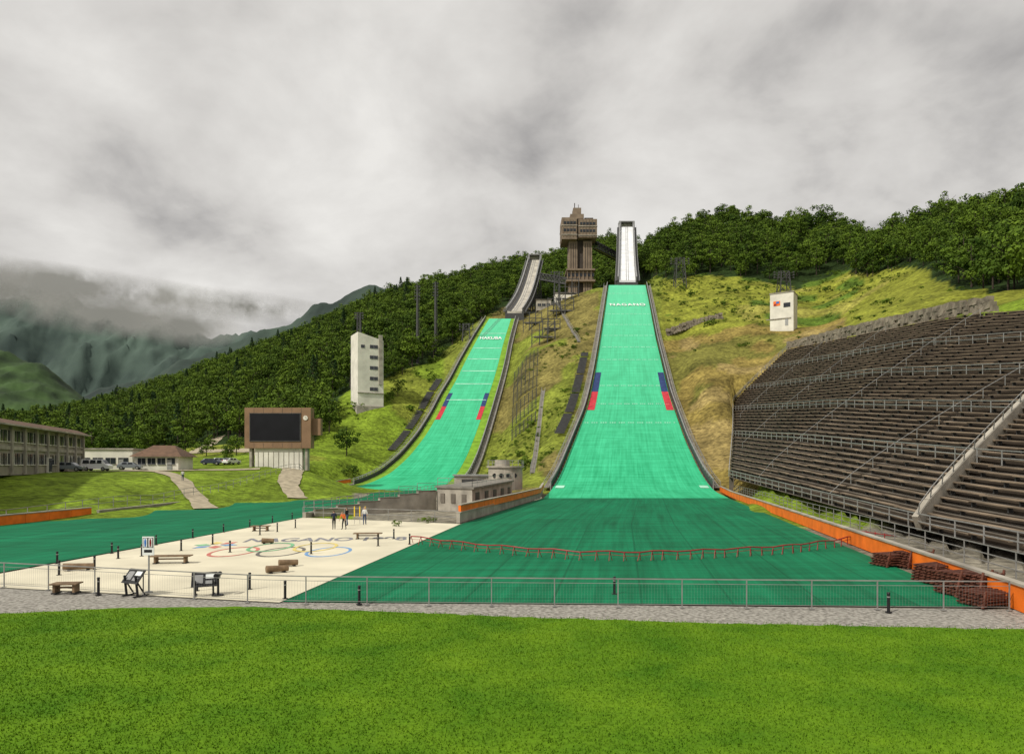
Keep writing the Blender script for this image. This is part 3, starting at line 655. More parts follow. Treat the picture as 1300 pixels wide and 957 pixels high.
def simple(name,u,d,w,dep,h,wallm,roofm,win,ang=0,roof='flat',zoff=0,floors=1):
    p=onT(u,d); e=empty(name,(p.x,p.y,p.z+zoff)); e.rotation_euler[2]=ang
    b=MB([wallm]); b.box((0,0,h/2-.5),(w,dep,h+1),0); b.build('walls',e)
    b=MB([roofm,'conc'])
    if roof=='flat': b.box((0,0,h+.15),(w+.5,dep+.5,.3),0)
    elif roof=='hip': b.hexa([(-w/2-.8,-dep/2-.8,h),(w/2+.8,-dep/2-.8,h),(w/2+.8,dep/2+.8,h),(-w/2-.8,dep/2+.8,h),(-w/4,-.2,h+w*.28),(w/4,-.2,h+w*.28),(w/4,.2,h+w*.28),(-w/4,.2,h+w*.28)],0)
    b.build('roof',e)
    b=MB(['glass','steel'])
    for fl_ in range(floors): windows(b,w*.9,1.7+fl_*h/floors,1.2,win,-dep/2-.03,x0=-w*.45)
    b.box((w*.3,-dep/2-.05,1.0),(.9,.1,2.0),1)
    b.build('windows',e); return e
simple('white_annex_building',143,142,10.5,8,3.9,'white','conc',4,.15)
simple('brown_roof_lodge',209,140,8.2,8,2.6,'white','roof_b',4,.1,'hip')
simple('white_cabin',541,318,7,6,4,'white','conc',3,.2); simple('service_hut',718,346,11,6,4.5,'white','conc',4,.1)
simple('service_hut',690,330,7,6,4,'conc','conc_d',3,0)
p=onT(466,226); e=empty('judges_tower',(p.x,p.y,p.z)); e.rotation_euler[2]=math.radians(28)
b=MB(['white','conc']); b.hexa([(-4.2,-4.2,-1),(4.2,-4.2,-1),(4.2,4.2,-1),(-4.2,4.2,-1),(-4.2,-4.2,22.5),(4.2,-4.2,20.3),(4.2,4.2,20.3),(-4.2,4.2,22.5)],0)
b.box((0,-4.3,3.2),(8.6,.5,.25),1); b.box((3.2,-4.4,14),(1.2,.5,16),1); b.box((0,0,-2.5),(9.2,9.2,3),1); b.build('walls',e)
b=MB(['glass','steel'])
for k in range(5): b.box((1.0,-4.22,4.5+k*3.4),(2.6,.14,1.1),0); b.box((1.0,-4.3,4.5+k*3.4),(.08,.1,1.1),1); b.box((4.22,0,4.5+k*3.4),(.14,5.5,1.3),0)
b.box((-2.6,-4.22,18),(1.2,.14,1.0),0); b.build('windows',e)
b=MB(['steel_d']); b.tube((-2.5,0,22),(-2.5,0,29),.12,.06); b.beam((-3.4,0,27),(-1.6,0,27),.1); b.beam((-3.2,0,25.5),(-1.8,0,25.5),.1); b.build('antenna',e)
p=onT(995,240); e=empty('white_control_tower',(p.x,p.y,p.z-1)); e.rotation_euler[2]=math.radians(-32)
b=MB(['white','conc']); b.box((0,0,5),(7.6,7.2,15.4),0); b.box((0,0,12.85),(8.0,7.6,.3),1); b.box((-1,-3.7,4.0),(8.0,.3,.3),1); b.build('walls',e)
b=MB(['glass','steel','orange','bluep','redpipe']); b.box((1.7,-3.63,8.5),(2.2,.12,1.5),0); b.box((-3.83,-.6,7),(.12,4.6,1.6),0)
for k in range(3): b.box((-3.83,-1.5+k*1.8,3.2),(.12,.7,1.0),0)
b.box((-1.6,-3.63,9.3),(2.2,.1,1.6),2); b.box((-1.3,-3.70,9.6),(1.0,.1,.7),3); b.box((-2.1,-3.70,8.9),(.8,.1,.6),4); b.box((1.6,-3.63,2.6),(1,.1,2.2),1); b.build('windows',e)
d=150; xs_=W(355,590,d).x; zb_=T(xs_,d); e=empty('scoreboard',(xs_,d,zb_))
b=MB(['sb','screen','conc','white','steel_d'])
zt=zz(518,d)-zb_; zm=zz(569,d)-zb_
b.box((0,0,(zt+zm)/2),(14.2,2.6,zt-zm),0); b.box((-.5,-1.34,(zt+zm)/2+.15),(10.6,.1,(zt-zm)*.66),1); b.box((8.0,.6,(zt+zm)/2+.3),(1.8,1.6,3.6),0)
for k in(-1,1): b.box((-.5,-1.4,(zt+zm)/2+.15+k*(zt-zm)*.34),(11,.14,.15),4); b.box((-.5+k*5.4,-1.4,(zt+zm)/2+.15),(.15,.14,(zt-zm)*.68),4)
for k in range(1,7): b.box((-7.1+k*2.03,-1.31,zt-.7),(.04,.03,1.2),4); b.box((-7.1+k*2.03,-1.31,zm+.6),(.04,.03,1.0),4)
b.build('display_panel',e)
b=MB(['white','steel','conc']); b.box((0,.3,zm/2-.5),(10.2,2,zm+1-.01),0); 
for k in range(-4,5): b.box((k*1.1,-.74,zm*.45),(.06,.1,zm*.8),2)
b.box((-6,0,zm/2),(.5,1.6,zm),2); b.box((6,0,zm/2),(.5,1.6,zm),2); b.build('base_booth',e)
b=MB(['white','black']); b.tube((6,-1.3,zt-2.2),(6,-1.45,zt-2.2),.5,.5,0,24); b.beam((6,-1.5,zt-2.2),(6,-1.5,zt-1.8),.07); b.beam((6,-1.5,zt-2.2),(6.25,-1.5,zt-2.2),.07); b.build('clock',e)
# utility building + round tank between outruns
e=empty('concrete_utility_building',(-5.2,82,0))
b=MB(['conc','conc_d','walk']); b.hexa([(-4.0,3,-.2),(.6,-2,-.2),(5.2,22,-.2),(1.2,24,-.2),(-4.0,3,2.7),(.6,-2,2.7),(5.2,22,3.0),(1.2,24,3.0)],0)
b.hexa([(-4.2,2.9,2.7),(.8,-2.4,2.7),(5.5,22,3.0),(1.0,24.3,3.0),(-4.2,2.9,2.92),(.8,-2.4,2.92),(5.5,22,3.22),(1.0,24.3,3.22)],2); b.build('walls',e)
b=MB(['steel_d','conc_d'])
an=math.atan2(-5,4.6)
for k in range(3): t=(k+.6)/3.3; b.box((-4.0+4.6*t-.03,3-5*t-.03,1.5),(.8,.12,1.1),1,an)
for k in range(5): t=(k+.5)/5; b.box((.6+4.6*t+.02,-2+24*t,1.75),(.12,1.8,1.0),0,-.19)
b.build('windows',e)
b=MB(['rail']); rail(b,[Vector((-3.9,2.8,2.92)).lerp(Vector((.6,-1.9,2.92)),i/3) for i in range(4)],1.0,0,.025); rail(b,[Vector((.6,-1.9,2.92)).lerp(Vector((5.3,22,3.22)),i/10) for i in range(11)],1.0,0,.025); b.build('roof_railing',e)
b=MB(['conc','conc_d','rail'])
P0=Vector((-21.0,73.6,0)); P1=Vector((-9.4,85,0))
for i in range(6):
    A=P0.lerp(P1,i/6);B=P0.lerp(P1,(i+1)/6); hh=.7+i*.32; b.beam(A+Vector((0,0,hh/2)),B+Vector((0,0,hh/2)),.4,hh,0); b.beam(A+Vector((0,0,hh+.05)),B+Vector((0,0,hh+.05)),.5,.1,1)
    b.beam(A+Vector((0,0,hh)),A+Vector((0,0,hh+1)),.05,.05,2); b.beam(A+Vector((0,0,hh+1)),B+Vector((0,0,hh+1)),.05,.05,2)
b.build('stepped_retaining_wall')
b=MB(['conc','steel','conc_d','black']); b.tube((0,0,-1),(0,0,3.0),3.1,3.1,0,32); b.tube((0,0,3.0),(0,0,3.3),3.4,3.4,0,32); b.tube((-.6,0,3.3),(-.6,0,4.4),1.4,1.3,0,20)
for i in range(16):
    t=i*math.pi/8; t2=(i+1)*math.pi/8; A=Vector((3.3*math.cos(t),3.3*math.sin(t),3.3));B=Vector((3.3*math.cos(t2),3.3*math.sin(t2),3.3)); b.beam(A,A+Vector((0,0,1)),.06,None,1);b.beam(A+Vector((0,0,1)),B+Vector((0,0,1)),.06,None,1);b.beam(A+Vector((0,0,.5)),B+Vector((0,0,.5)),.05,None,1)
for k in range(4): b.tube((-1.9+k*1.2,-2.4,1.6),(-1.9+k*1.2,-2.6 if abs(-1.9+k*1.2)>1.5 else -3.15,1.6),.4,.4,3,12)
b.build('round_water_tank',loc=(-1.2,126,2.0))
b=MB(['steel_d','steel','conc']) 
b.box((0,0,1.6),(6,5,3.2),2); b.box((0,-2.53,1.5),(4,.1,2.2),0); b.box((0,0,3.3),(6.6,5.6,.25),1); b.build('pump_house',loc=(-7.5,128,0.3),rz=.15)
# ---------------------------------------------------------------- poles, lattices, frames
def lattice(name,x,y,z0,h,w,lamps=True):
    b=MB(['steel_d','white']); n=max(3,int(h/w/1.3))
    cs=[(-1,-1),(1,-1),(1,1),(-1,1)]
    for i in range(n):
        for k in range(4):
            a=cs[k];c=cs[(k+1)%4]; s0=w/2*(1-.35*i/n);s1=w/2*(1-.35*(i+1)/n);za=h*i/n;zb2=h*(i+1)/n
            b.beam((a[0]*s0,a[1]*s0,za),(a[0]*s1,a[1]*s1,zb2),.32); b.beam((a[0]*s0,a[1]*s0,za),(c[0]*s1,c[1]*s1,zb2),.18); b.beam((a[0]*s1,a[1]*s1,zb2),(c[0]*s1,c[1]*s1,zb2),.18)
    if lamps:
        for r_ in range(3):
            b.beam((-w*.9,0,h-.3-r_*1.1),(w*.9,0,h-.3-r_*1.1),.15)
            for k in range(5): b.box((-w*.8+k*w*.4,-.3,h-.1-r_*1.1),(.6,.4,.6),0)
    b.build(name,loc=(x,y,z0))
def fpole(x,y,z0,h):
    b=MB(['steel_d','white']); b.tube((0,0,-2),(0,0,h),.66,.45,0,10)
    for k in range(5): b.beam((-1.2,0,h-1-k*1.3),(1.2,0,h-1-k*1.3),.14); b.box((-.9,-.3,h-.7-k*1.3),(.5,.4,.5)); b.box((.9,-.3,h-.7-k*1.3),(.5,.4,.5))
    for k in range(int(h/1.2)): b.beam((.55,-.3,k*1.2),(.9,-.3,k*1.2),.06)
    b.beam((.9,-.3,0),(.9,-.3,h),.06); b.build('floodlight_pole',loc=(x,y,z0))
for u,d,vt in((530,285,362),(553,300,358)):
    p=onT(u,d); fpole(p.x,p.y,p.z,zz(vt,d)-p.z)
for u,d,vt,w in((863,318,327,5),(995,292,344,5),(590,345,392,4),(592,300,410,3.5),(456,300,396,2)):
    p=onT(u,d); lattice('floodlight_tower',p.x,p.y,p.z-.5,zz(vt,d)-p.z,w)
p=onT(707,300); lattice('floodlight_tower',p.x,p.y,p.z,18,3)
b=MB(['steel_d','steel'])
for r_ in range(7):
    d=196+r_*9
    for k in range(7):
        p=onT(650+k*5+r_*.5,d,-.3); q=onT(650+(k+1)*5+r_*.5,d,-.3); b.beam(p,p+Vector((0,0,3.4)),.24)
        if k<6:
            for hz in(1,1.7,2.4,3.1): b.beam(p+Vector((0,0,hz)),q+Vector((0,0,hz)),.13)
b.build('snow_fence_frame')
b=MB(['rail','steel_d','walk'])
for (u0,d0,u1,d1) in[(676,150,690,215),(735,250,700,330),(612,300,640,330)]:
    n=40; pr=None
    for i in range(n+1):
        t=i/n; p=onT(u0+(u1-u0)*t,d0+(d1-d0)*t,.3)
        if pr is not None: b.beam(pr,p,.9,.2,2); b.beam(pr+Vector((.5,0,1)),p+Vector((.5,0,1)),.07,.07,0); b.beam(pr+Vector((-.5,0,1)),p+Vector((-.5,0,1)),.07,.07,0)
        b.beam(p+Vector((.5,0,-1)),p+Vector((.5,0,1)),.07,.07,0); b.beam(p+Vector((-.5,0,-1)),p+Vector((-.5,0,1)),.07,.07,0); pr=p
b.build('service_walkway')
b=MB(['steel_d','walk'])
for (u,d,w,hh) in[(690,268,9,9),(712,296,11,8),(722,312,9,10),(676,300,8,7),(700,280,7,6)]:
    p=onT(u,d)
    for k in range(4):
        x=p.x-w/2+w*k/3; b.beam((x,d,p.z-2),(x,d,p.z+hh),.3); b.beam((x,d+4,p.z-1),(x,d,p.z+hh),.2)
    for z in(.3,.6,.95): b.beam((p.x-w/2,d,p.z+hh*z),(p.x+w/2,d,p.z+hh*z),.25)
    b.beam((p.x-w/2,d,p.z),(p.x+w/2,d,p.z+hh),.15); b.box((p.x,d+2,p.z+hh*.35),(w*.8,3,.3),1)
b.build('start_lift_frame')
# ---------------------------------------------------------------- paths on left bank
def drape(name,pts,w0,w1,m):
    n=30; P=[Vector((p[0],p[1],0)) for p in pts]; seg=len(P)-1
    mb=MB([m])
    prev=None
    for i in range(n+1):
        t=i/n*seg; k=min(int(t),seg-1); c=P[k].lerp(P[k+1],t-k); w=w0+(w1-w0)*i/n; w*=random.uniform(.88,1.12); d=(P[k+1]-P[k]).normalized(); s=Vector((-d.y,d.x,0))
        row=[c+s*(w*(j/4-.5)) for j in range(5)]
        for q in row: q.z=T(q.x,q.y)+.14
        if prev:
            for j in range(4): mb.quad(prev[j],prev[j+1],row[j+1],row[j])
        prev=row
    mb.build(name,smooth=True)
def gl(u,d): return ((u-U0)/F*d,d)
drape('footpath',[gl(262,86),gl(250,98),gl(228,112),gl(205,124),gl(160,132)],2.6,3,'dirt')
drape('footpath',[gl(378,110),gl(366,122),gl(372,140),gl(372,158),gl(340,168)],3.0,5,'dirt')
drape('access_road',[gl(-60,103),gl(100,118),gl(250,138),gl(330,142)],4,5,'dirt')
drape('access_road',[gl(372,150),gl(330,190),gl(250,215),(-110,260)],5,5,'dirt')
# ---------------------------------------------------------------- vehicles
def car(x,y,rz,paint,van=False):
    z=T(x,y)+.16; e=empty('parked_van' if van else 'parked_car',(x,y,z)); e.rotation_euler[2]=rz
    if van: prof=[(-2.3,.35),(2.3,.35),(2.35,.9),(1.75,1.15),(1.15,1.95),(-2.2,2.0),(-2.32,1.2)]
    else: prof=[(-2.1,.32),(2.1,.32),(2.15,.75),(1.2,.92),(.6,1.42),(-1.2,1.45),(-1.9,.98),(-2.15,.85)]
    n=len(prof); mb=MB([paint]); W_=.86; vs=[]
    for s in(-1,1):
        for (a,c) in prof: vs.append((a,s*(W_-max(0,c-.95)*.18),c))
    mb.add(vs,[tuple(range(n))[::-1],tuple(range(n,2*n))]+[(i,(i+1)%n,n+(i+1)%n,n+i) for i in range(n)]); mb.build('body',e,bevel=.05)
    g=MB(['glass'])
    top=1.85 if van else 1.36; lo=1.25 if van else .98
    for s in(-1,1):
        for a,c in([(-2.0,-.9),(-.8,.2),(.3,1.15)] if van else [(-1.25,-.35),(-.25,.62)]):
            yl=s*(W_-(lo-.95)*.18+.012);yt=s*(W_-(top-.95)*.18+.012); g.quad((a,yl,lo),(c,yl,lo),(c-.1,yt,top),(a+.1,yt,top))
    if van: g.quad((1.73,-.75,1.22),(1.73,.75,1.22),(1.22,.68,1.88),(1.22,-.68,1.88)); g.quad((-2.33,-.7,1.25),(-2.33,.7,1.25),(-2.25,.66,1.85),(-2.25,-.66,1.85))
    else: g.quad((1.21,-.75,.95),(1.21,.75,.95),(.67,.68,1.4),(.67,-.68,1.4)); g.quad((-1.87,-.7,1.03),(-1.87,.7,1.03),(-1.3,.66,1.43),(-1.3,-.66,1.43))
    g.build('windows',e)
    w=MB(['rubber','steel','lamp_r','white'])
    for a in(-1.35,1.35):
        for s in(-1,1): w.tube((a,s*.68,.32),(a,s*.88,.32),.34,.34,0,18); w.tube((a,s*.88,.32),(a,s*.9,.32),.2,.2,1,14)
    for s in(-1,1): w.box((2.14,s*.62,.72),(.08,.3,.16),3); w.box((-2.16 if not van else -2.33,s*.66,.9),(.06,.2,.25),2)
    w.build('wheels_and_lamps',e)
for u,d,rz,pn,van in[(123,120,.1,'carw',True),(88,114,.2,'carg',False),(268,160,.2,'cars',False),(281,162,.15,'carg',False),(294,160,1.2,'carw',False),(340,172,.1,'cars',False),(165,134,.3,'carg',False)]:
    x=(u-U0)/F*d; car(x,d,rz,pn,van)
# ---------------------------------------------------------------- people
def person(loc,rz,shirt,trou,bend=0,arm=0.0,stride=.12,hair='hair',sc=1):
    J={};E=[]
    def add(k,p,r,par=None):
        J[k]=(len(J),Vector(p),r)
        if par: E.append((J[par][0],J[k][0]))
    add('pel',(0,0,.96),.135)
    add('sp',(0,.0,1.14),.12,'pel'); add('ch',(0,.0,1.34),.145,'sp'); add('nk',(0,.0,1.49),.055,'ch'); add('hb',(0,.015,1.57),.075,'nk'); add('hm',(0,.02,1.64),.088,'hb'); add('ht',(0,.01,1.71),.07,'hm')
    for s,n_ in((-1,'l'),(1,'r')):
        sw=arm*(1 if s>0 else .6)
        add('sh'+n_,(s*.17,0,1.40),.06,'ch'); add('el'+n_,(s*.23,.02+.15*sw,1.13+.05*sw),.045,'sh'+n_); add('wr'+n_,(s*.235,.08+.36*sw,.90+.25*sw),.028,'el'+n_); add('ha'+n_,(s*.235,.10+.42*sw,.83+.27*sw),.032,'wr'+n_)
        add('hp'+n_,(s*.09,0,.90),.095,'pel'); add('kn'+n_,(s*.10,s*stride*.6+.04,.50),.062,'hp'+n_); add('an'+n_,(s*.11,s*stride,.09),.04,'kn'+n_); add('to'+n_,(s*.12,s*stride+.17,.035),.035,'an'+n_)
    up={'sp','ch','nk','hb','hm','ht','shl','shr','ell','elr','wrl','wrr','hal','har'}
    R=Matrix.Rotation(-bend,3,'X'); piv=Vector((0,0,.96)); vs=[]
    for k,(i,p,r) in J.items(): vs.append(piv+R@(p-piv) if k in up else p)
    me=bpy.data.meshes.new('figure'); me.from_pydata(vs,E,[]); o=bpy.data.objects.new('figure',me); scene.collection.objects.link(o)
    o.modifiers.new('s','SKIN'); sub=o.modifiers.new('ss','SUBSURF'); sub.levels=2; sub.render_levels=2
    for k,(i,p,r) in J.items(): me.skin_vertices[0].data[i].radius=(r,r*(.8 if k in('pel','sp','ch') else 1))
    me.skin_vertices[0].data[0].use_root=True
    bpy.context.view_layer.update(); dg=bpy.context.evaluated_depsgraph_get(); m2=bpy.data.meshes.new_from_object(o.evaluated_get(dg))
    bpy.data.objects.remove(o)
    m2.materials.clear()
    for k in(shirt,trou,M['skin'],M[hair],M['black']): m2.materials.append(k)
    Ri=R.inverted(); names=list(J)
    for f_ in m2.polygons:
        c=f_.center; best=min(names,key=lambda k:(vs[J[k][0]]-c).length-J[k][2]*.5)
        q=piv+Ri@(c-piv) if best in up else c
        if best in('hb','hm','ht','nk'): mi=3 if (q.z>1.685 or (q.y<-.0 and q.z>1.56)) else (2 if q.z>1.47 else 0)
        elif best in('hal','har') or best in('wrl','wrr'): mi=2
        elif best in up: mi=0
        elif best.startswith('to') or c.z<.08: mi=4
        else: mi=1
        f_.material_index=mi; f_.use_smooth=True
    ob=bpy.data.objects.new('person',m2); ob.location=loc; ob.rotation_euler[2]=rz; ob.scale=(sc,)*3; scene.collection.objects.link(ob)
    h=MB(['skin','black'])
    for n_ in'lr':
        a=vs[J['wr'+n_][0]];b_=vs[J['ha'+n_][0]]; d=(b_-a).normalized(); s=Vector((0,1,0)) if abs(d.y)<.8 else Vector((1,0,0))
        for k in range(4): q=b_+s*((k-1.5)*.016)+d*.02; m1=q+d*(.035+.006*(k in(1,2))); h.tube(q,m1,.009,.008,0,6); h.tube(m1,m1+d*.025+Vector((0,.008,0)),.008,.006,0,6)
        q=b_+s*.03; h.tube(q,q+d*.03+s*.025,.01,.007,0,6)
    hd=vs[J['hm'][0]]; fw=R@Vector((0,1,0))
    h.tube(hd+fw*.075,hd+fw*.105+R@Vector((0,0,-.02)),.008,.014,0,6)
    for s_ in(-1,1): h.tube(hd+R@Vector((s_*.033,.078,.01)),hd+R@Vector((s_*.033,.09,.01)),.009,.008,1,6); h.tube(hd+R@Vector((s_*.083,0,-.01)),hd+R@Vector((s_*.1,-.01,-.01)),.025,.02,0,8)
    h.tube(hd+R@Vector((-.02,.083,-.045)),hd+R@Vector((.02,.083,-.045)),.006,.006,1,6)
    h.build('hands_and_face',ob)
cl=lambda n_,c:mat(n_,c,.85,.15,6)
navy=cl('navy_cloth',(.02,.025,.05)); blk=cl('black_cloth',(.015,.015,.018)); org=cl('orange_cloth',(.6,.14,.04)); wht=cl('white_cloth',(.6,.6,.58)); jean=cl('denim',(.04,.06,.12))
for (u,v,rz,s_,t_,bn,ar) in[(424,672,.4,navy,blk,.15,.4),(437,672,2.8,org,blk,.5,.8),(441,667,1.2,blk,jean,.1,.3),(463,666,3.3,wht,jean,0,.2)]:
    p=G(u,v); p.z=.01; person(p,rz,s_,t_,bn,ar,sc=.95)
p=onT(232,110); p.z+=.14; person(p,.5,wht,jean,0,.2,.2)
b=MB(['yellow','steel'])
for k in range(3): b.tube((k*.5,0,0),(k*.5,0,1.7),.02,.02,1,8); b.box((k*.5,-.03,1.15),(.10,.03,.95),0)
p=G(450,665); b.build('yellow_banner_stand',loc=(p.x,p.y,.01))
# ---------------------------------------------------------------- trees
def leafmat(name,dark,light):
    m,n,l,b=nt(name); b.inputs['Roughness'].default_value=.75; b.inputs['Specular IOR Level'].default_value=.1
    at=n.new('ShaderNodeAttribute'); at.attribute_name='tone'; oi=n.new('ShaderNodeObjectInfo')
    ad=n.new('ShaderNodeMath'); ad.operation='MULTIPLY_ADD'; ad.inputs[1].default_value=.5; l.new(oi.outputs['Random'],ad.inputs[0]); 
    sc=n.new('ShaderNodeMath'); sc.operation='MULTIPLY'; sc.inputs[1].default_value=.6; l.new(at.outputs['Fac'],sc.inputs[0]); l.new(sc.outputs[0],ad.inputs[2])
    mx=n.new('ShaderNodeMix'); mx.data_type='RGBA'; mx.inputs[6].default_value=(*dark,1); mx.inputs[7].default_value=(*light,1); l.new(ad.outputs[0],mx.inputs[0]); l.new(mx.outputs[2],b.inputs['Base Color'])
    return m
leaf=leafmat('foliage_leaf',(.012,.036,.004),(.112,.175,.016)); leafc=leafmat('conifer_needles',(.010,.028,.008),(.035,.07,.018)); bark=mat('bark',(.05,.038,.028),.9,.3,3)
def tree_mesh(seed,h=12,R=4.2,kind='broad',nc=28,nl=38,ls=.75):
    r=np.random.default_rng(seed); P=[];Tn=[]
    mb=MB(['conc'])
    if kind!='bush':
        mb.tube((0,0,-1),(.1,0,h*.45),.22,.15,0,7); mb.tube((.1,0,h*.45),(0,.1,h*.85),.15,.05,0,6)
        for k in range(6):
            t=k*1.05+r.random(); z=h*(.25+.07*k); mb.tube((0,0,z),(R*.6*math.cos(t),R*.6*math.sin(t),z+h*.16),.1,.03,0,5)
    tv=np.array(mb.v) if mb.v else np.zeros((0,3)); tf=[f_ for f_ in mb.f]
    for c in range(nc):
        if kind=='broad' or kind=='bush':
            t=r.random()*2*math.pi; ph=math.asin(r.uniform(-.85,1)); rad=(r.random()**.4); lump=1+.22*math.sin(3*t+seed)+.12*r.normal()
            cz=h*.53 if kind=='broad' else h*.35; vz=h*.42 if kind=='broad' else h*.5
            c0=np.array([R*rad*lump*math.cos(ph)*math.cos(t)*.85,R*rad*lump*math.cos(ph)*math.sin(t)*.85,cz+vz*rad*math.sin(ph)]); rc=R*.32*r.uniform(.65,1.35)
        else:
            zf=(c+.5)/nc; t=c*2.4; c0=np.array([R*(1-zf)*.8*math.cos(t),R*(1-zf)*.8*math.sin(t),h*(.12+.85*zf)]); rc=R*.42*(1-zf*.75)
        ct=r.random()
        dn=r.normal(size=(nl,3)); dn/=np.linalg.norm(dn,axis=1)[:,None]; dn[:,2]=np.where(r.random(nl)<.6,abs(dn[:,2]),dn[:,2])
        pp=c0+dn*rc*r.uniform(.6,1.05,(nl,1))*np.array([1,1,.75]); nn=dn+r.normal(0,.3,(nl,3)); nn/=np.linalg.norm(nn,axis=1)[:,None]
        a=np.cross(nn,r.normal(size=(nl,3))); a/=np.linalg.norm(a,axis=1)[:,None]; b_=np.cross(nn,a); s=ls*r.uniform(.5,1.2,(nl,1))
        P.append(np.stack([pp-a*s*.5,pp+b_*s*.36,pp+a*s*.5,pp-b_*s*.36],1)); Tn.append(np.repeat(np.clip(ct*.7+r.random(nl)*.2+.3*dn[:,2]-.05,0,1),4))  # random leaf tone; clump tops painted lighter as if lit from above
    P=np.concatenate(P).reshape(-1,3); Tn=np.concatenate(Tn); nq=len(P)//4
    Vall=np.concatenate([tv,P]) if len(tv) else P
    me=bpy.data.meshes.new('tree'); faces=tf+[tuple(range(len(tv)+4*i,len(tv)+4*i+4)) for i in range(nq)]
    me.from_pydata(Vall.tolist(),[],faces); me.materials.append(leafc if kind=='conifer' else leaf); me.materials.append(bark)
    me.polygons.foreach_set('material_index',[1]*len(tf)+[0]*nq)
    at=me.attributes.new('tone','FLOAT','POINT'); at.data.foreach_set('value',np.concatenate([np.zeros(len(tv)),Tn]).astype(np.float32)); me.update(); return me
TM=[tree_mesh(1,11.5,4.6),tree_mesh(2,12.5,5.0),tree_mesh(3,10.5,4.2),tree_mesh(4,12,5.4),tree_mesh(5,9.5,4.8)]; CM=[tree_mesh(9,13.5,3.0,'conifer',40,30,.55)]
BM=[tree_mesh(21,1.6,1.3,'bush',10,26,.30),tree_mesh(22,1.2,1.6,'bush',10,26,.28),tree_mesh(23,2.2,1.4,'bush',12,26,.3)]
def coll(name,meshes):
    c=bpy.data.collections.new(name)
    for i,m_ in enumerate(meshes): c.objects.link(bpy.data.objects.new(name+'_source',m_))
    return c
def instancer(name,P,rz,sc,col):
    me=bpy.data.meshes.new(name); me.from_pydata([tuple(p) for p in P],[],[])
    a=me.attributes.new('rz','FLOAT','POINT'); a.data.foreach_set('value',np.asarray(rz,dtype=np.float32)); a=me.attributes.new('sc','FLOAT','POINT'); a.data.foreach_set('value',np.asarray(sc,dtype=np.float32))
    o=bpy.data.objects.new(name,me); scene.collection.objects.link(o)
    ng=bpy.data.node_groups.new(name,'GeometryNodeTree'); ng.interface.new_socket('Geometry',in_out='INPUT',socket_type='NodeSocketGeometry'); ng.interface.new_socket('Geometry',in_out='OUTPUT',socket_type='NodeSocketGeometry')
    N=ng.nodes;L=ng.links; gi=N.new('NodeGroupInput');go=N.new('NodeGroupOutput'); ip=N.new('GeometryNodeInstanceOnPoints'); ci=N.new('GeometryNodeCollectionInfo'); ci.inputs['Collection'].default_value=col; ci.inputs['Separate Children'].default_value=True; ci.inputs['Reset Children'].default_value=True
    a1=N.new('GeometryNodeInputNamedAttribute'); a1.data_type='FLOAT'; a1.inputs[0].default_value='rz'; a2=N.new('GeometryNodeInputNamedAttribute'); a2.data_type='FLOAT'; a2.inputs[0].default_value='sc'
    cx_=N.new('ShaderNodeCombineXYZ'); L.new(a1.outputs[0],cx_.inputs[2]); ip.inputs['Pick Instance'].default_value=True
    L.new(gi.outputs[0],ip.inputs['Points']); L.new(ci.outputs[0],ip.inputs['Instance']); L.new(cx_.outputs[0],ip.inputs['Rotation']); L.new(a2.outputs[0],ip.inputs['Scale']); L.new(ip.outputs[0],go.inputs[0])
    md=o.modifiers.new('gn','NODES'); md.node_group=ng; return o
sp=7.4; gx_,gy_=np.meshgrid(np.arange(-820,620,sp),np.arange(90,720,sp)); gx_=gx_.ravel()+rng.uniform(-3,3,gx_.size); gy_=gy_.ravel()+rng.uniform(-3,3,gy_.size)
u=U0+F*gx_/gy_; dmax=np.interp(u,[-700,0,300,450,600,740,850,905,950,1040,1200,1300,1500,2200],[700,710,680,620,590,620,500,450,440,450,360,310,270,220])
edge_n=vnoise(gx_,gy_,30,9)*34
k=(gy_>dfor(u)+edge_n*np.where(u>1180,.3,.8))&(gy_<dmax)&(u>-250)&(u<1600)
k&=~((gx_>sxb(gy_)-3)&(gx_<sxt(gy_)+5)&(gy_<206))
k&=~((abs(gx_-36)<14)&(abs(gy_-372)<18))
k&=~((gx_>-6)&(gx_<24)&(gy_>325)&(gy_<405)); k&=~((gx_>46)&(gx_<74)&(gy_>318)&(gy_<405))
gx_=gx_[k];gy_=gy_[k];u=u[k]; z=terr(gx_,gy_); pm=rng.permutation(len(gx_)); gx_,gy_,z=gx_[pm],gy_[pm],z[pm]
con=rng.random(len(gx_))<np.where(gx_<-60,.12,0)
big_s=rng.uniform(.65,1.35,len(gx_))
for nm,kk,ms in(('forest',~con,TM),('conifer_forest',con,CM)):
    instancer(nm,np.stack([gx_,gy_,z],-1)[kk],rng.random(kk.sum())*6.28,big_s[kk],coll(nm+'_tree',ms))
print('TREES',len(gx_))
nb=6500; uu=rng.uniform(430,1260,nb); dd=rng.uniform(140,380,nb); xx=(uu-U0)/F*dd
dn_=vnoise(xx,dd,22,12)+vnoise(xx,dd,8,13)*.7
k=(dd<dfor(uu)+5)&(dn_>.0)
for h in(BH,SH):
    L=np.interp(dd,h.D,h.L);R=np.interp(dd,h.D,h.R); k&=(np.abs(xx-(L+R)/2)-(R-L)/2>4.5)|(dd>h.z1+4)
k&=~((xx>sxb(dd)-3)&(xx<sxt(dd)+3)&(dd<206)); k&=~((uu>845)&(dd<255)&(rng.random(nb)<.85)); k&=dd>150
k&=~((abs(xx-36)<10)&(abs(dd-372)<10))
xx=xx[k];dd=dd[k]; instancer('meadow_shrubs',np.stack([xx,dd,terr(xx,dd)-.1],-1),rng.random(len(xx))*6.28,rng.uniform(.3,1.0,len(xx))*(.7+.3*(rng.random(len(xx))>.93)*4),coll('shrub',BM))
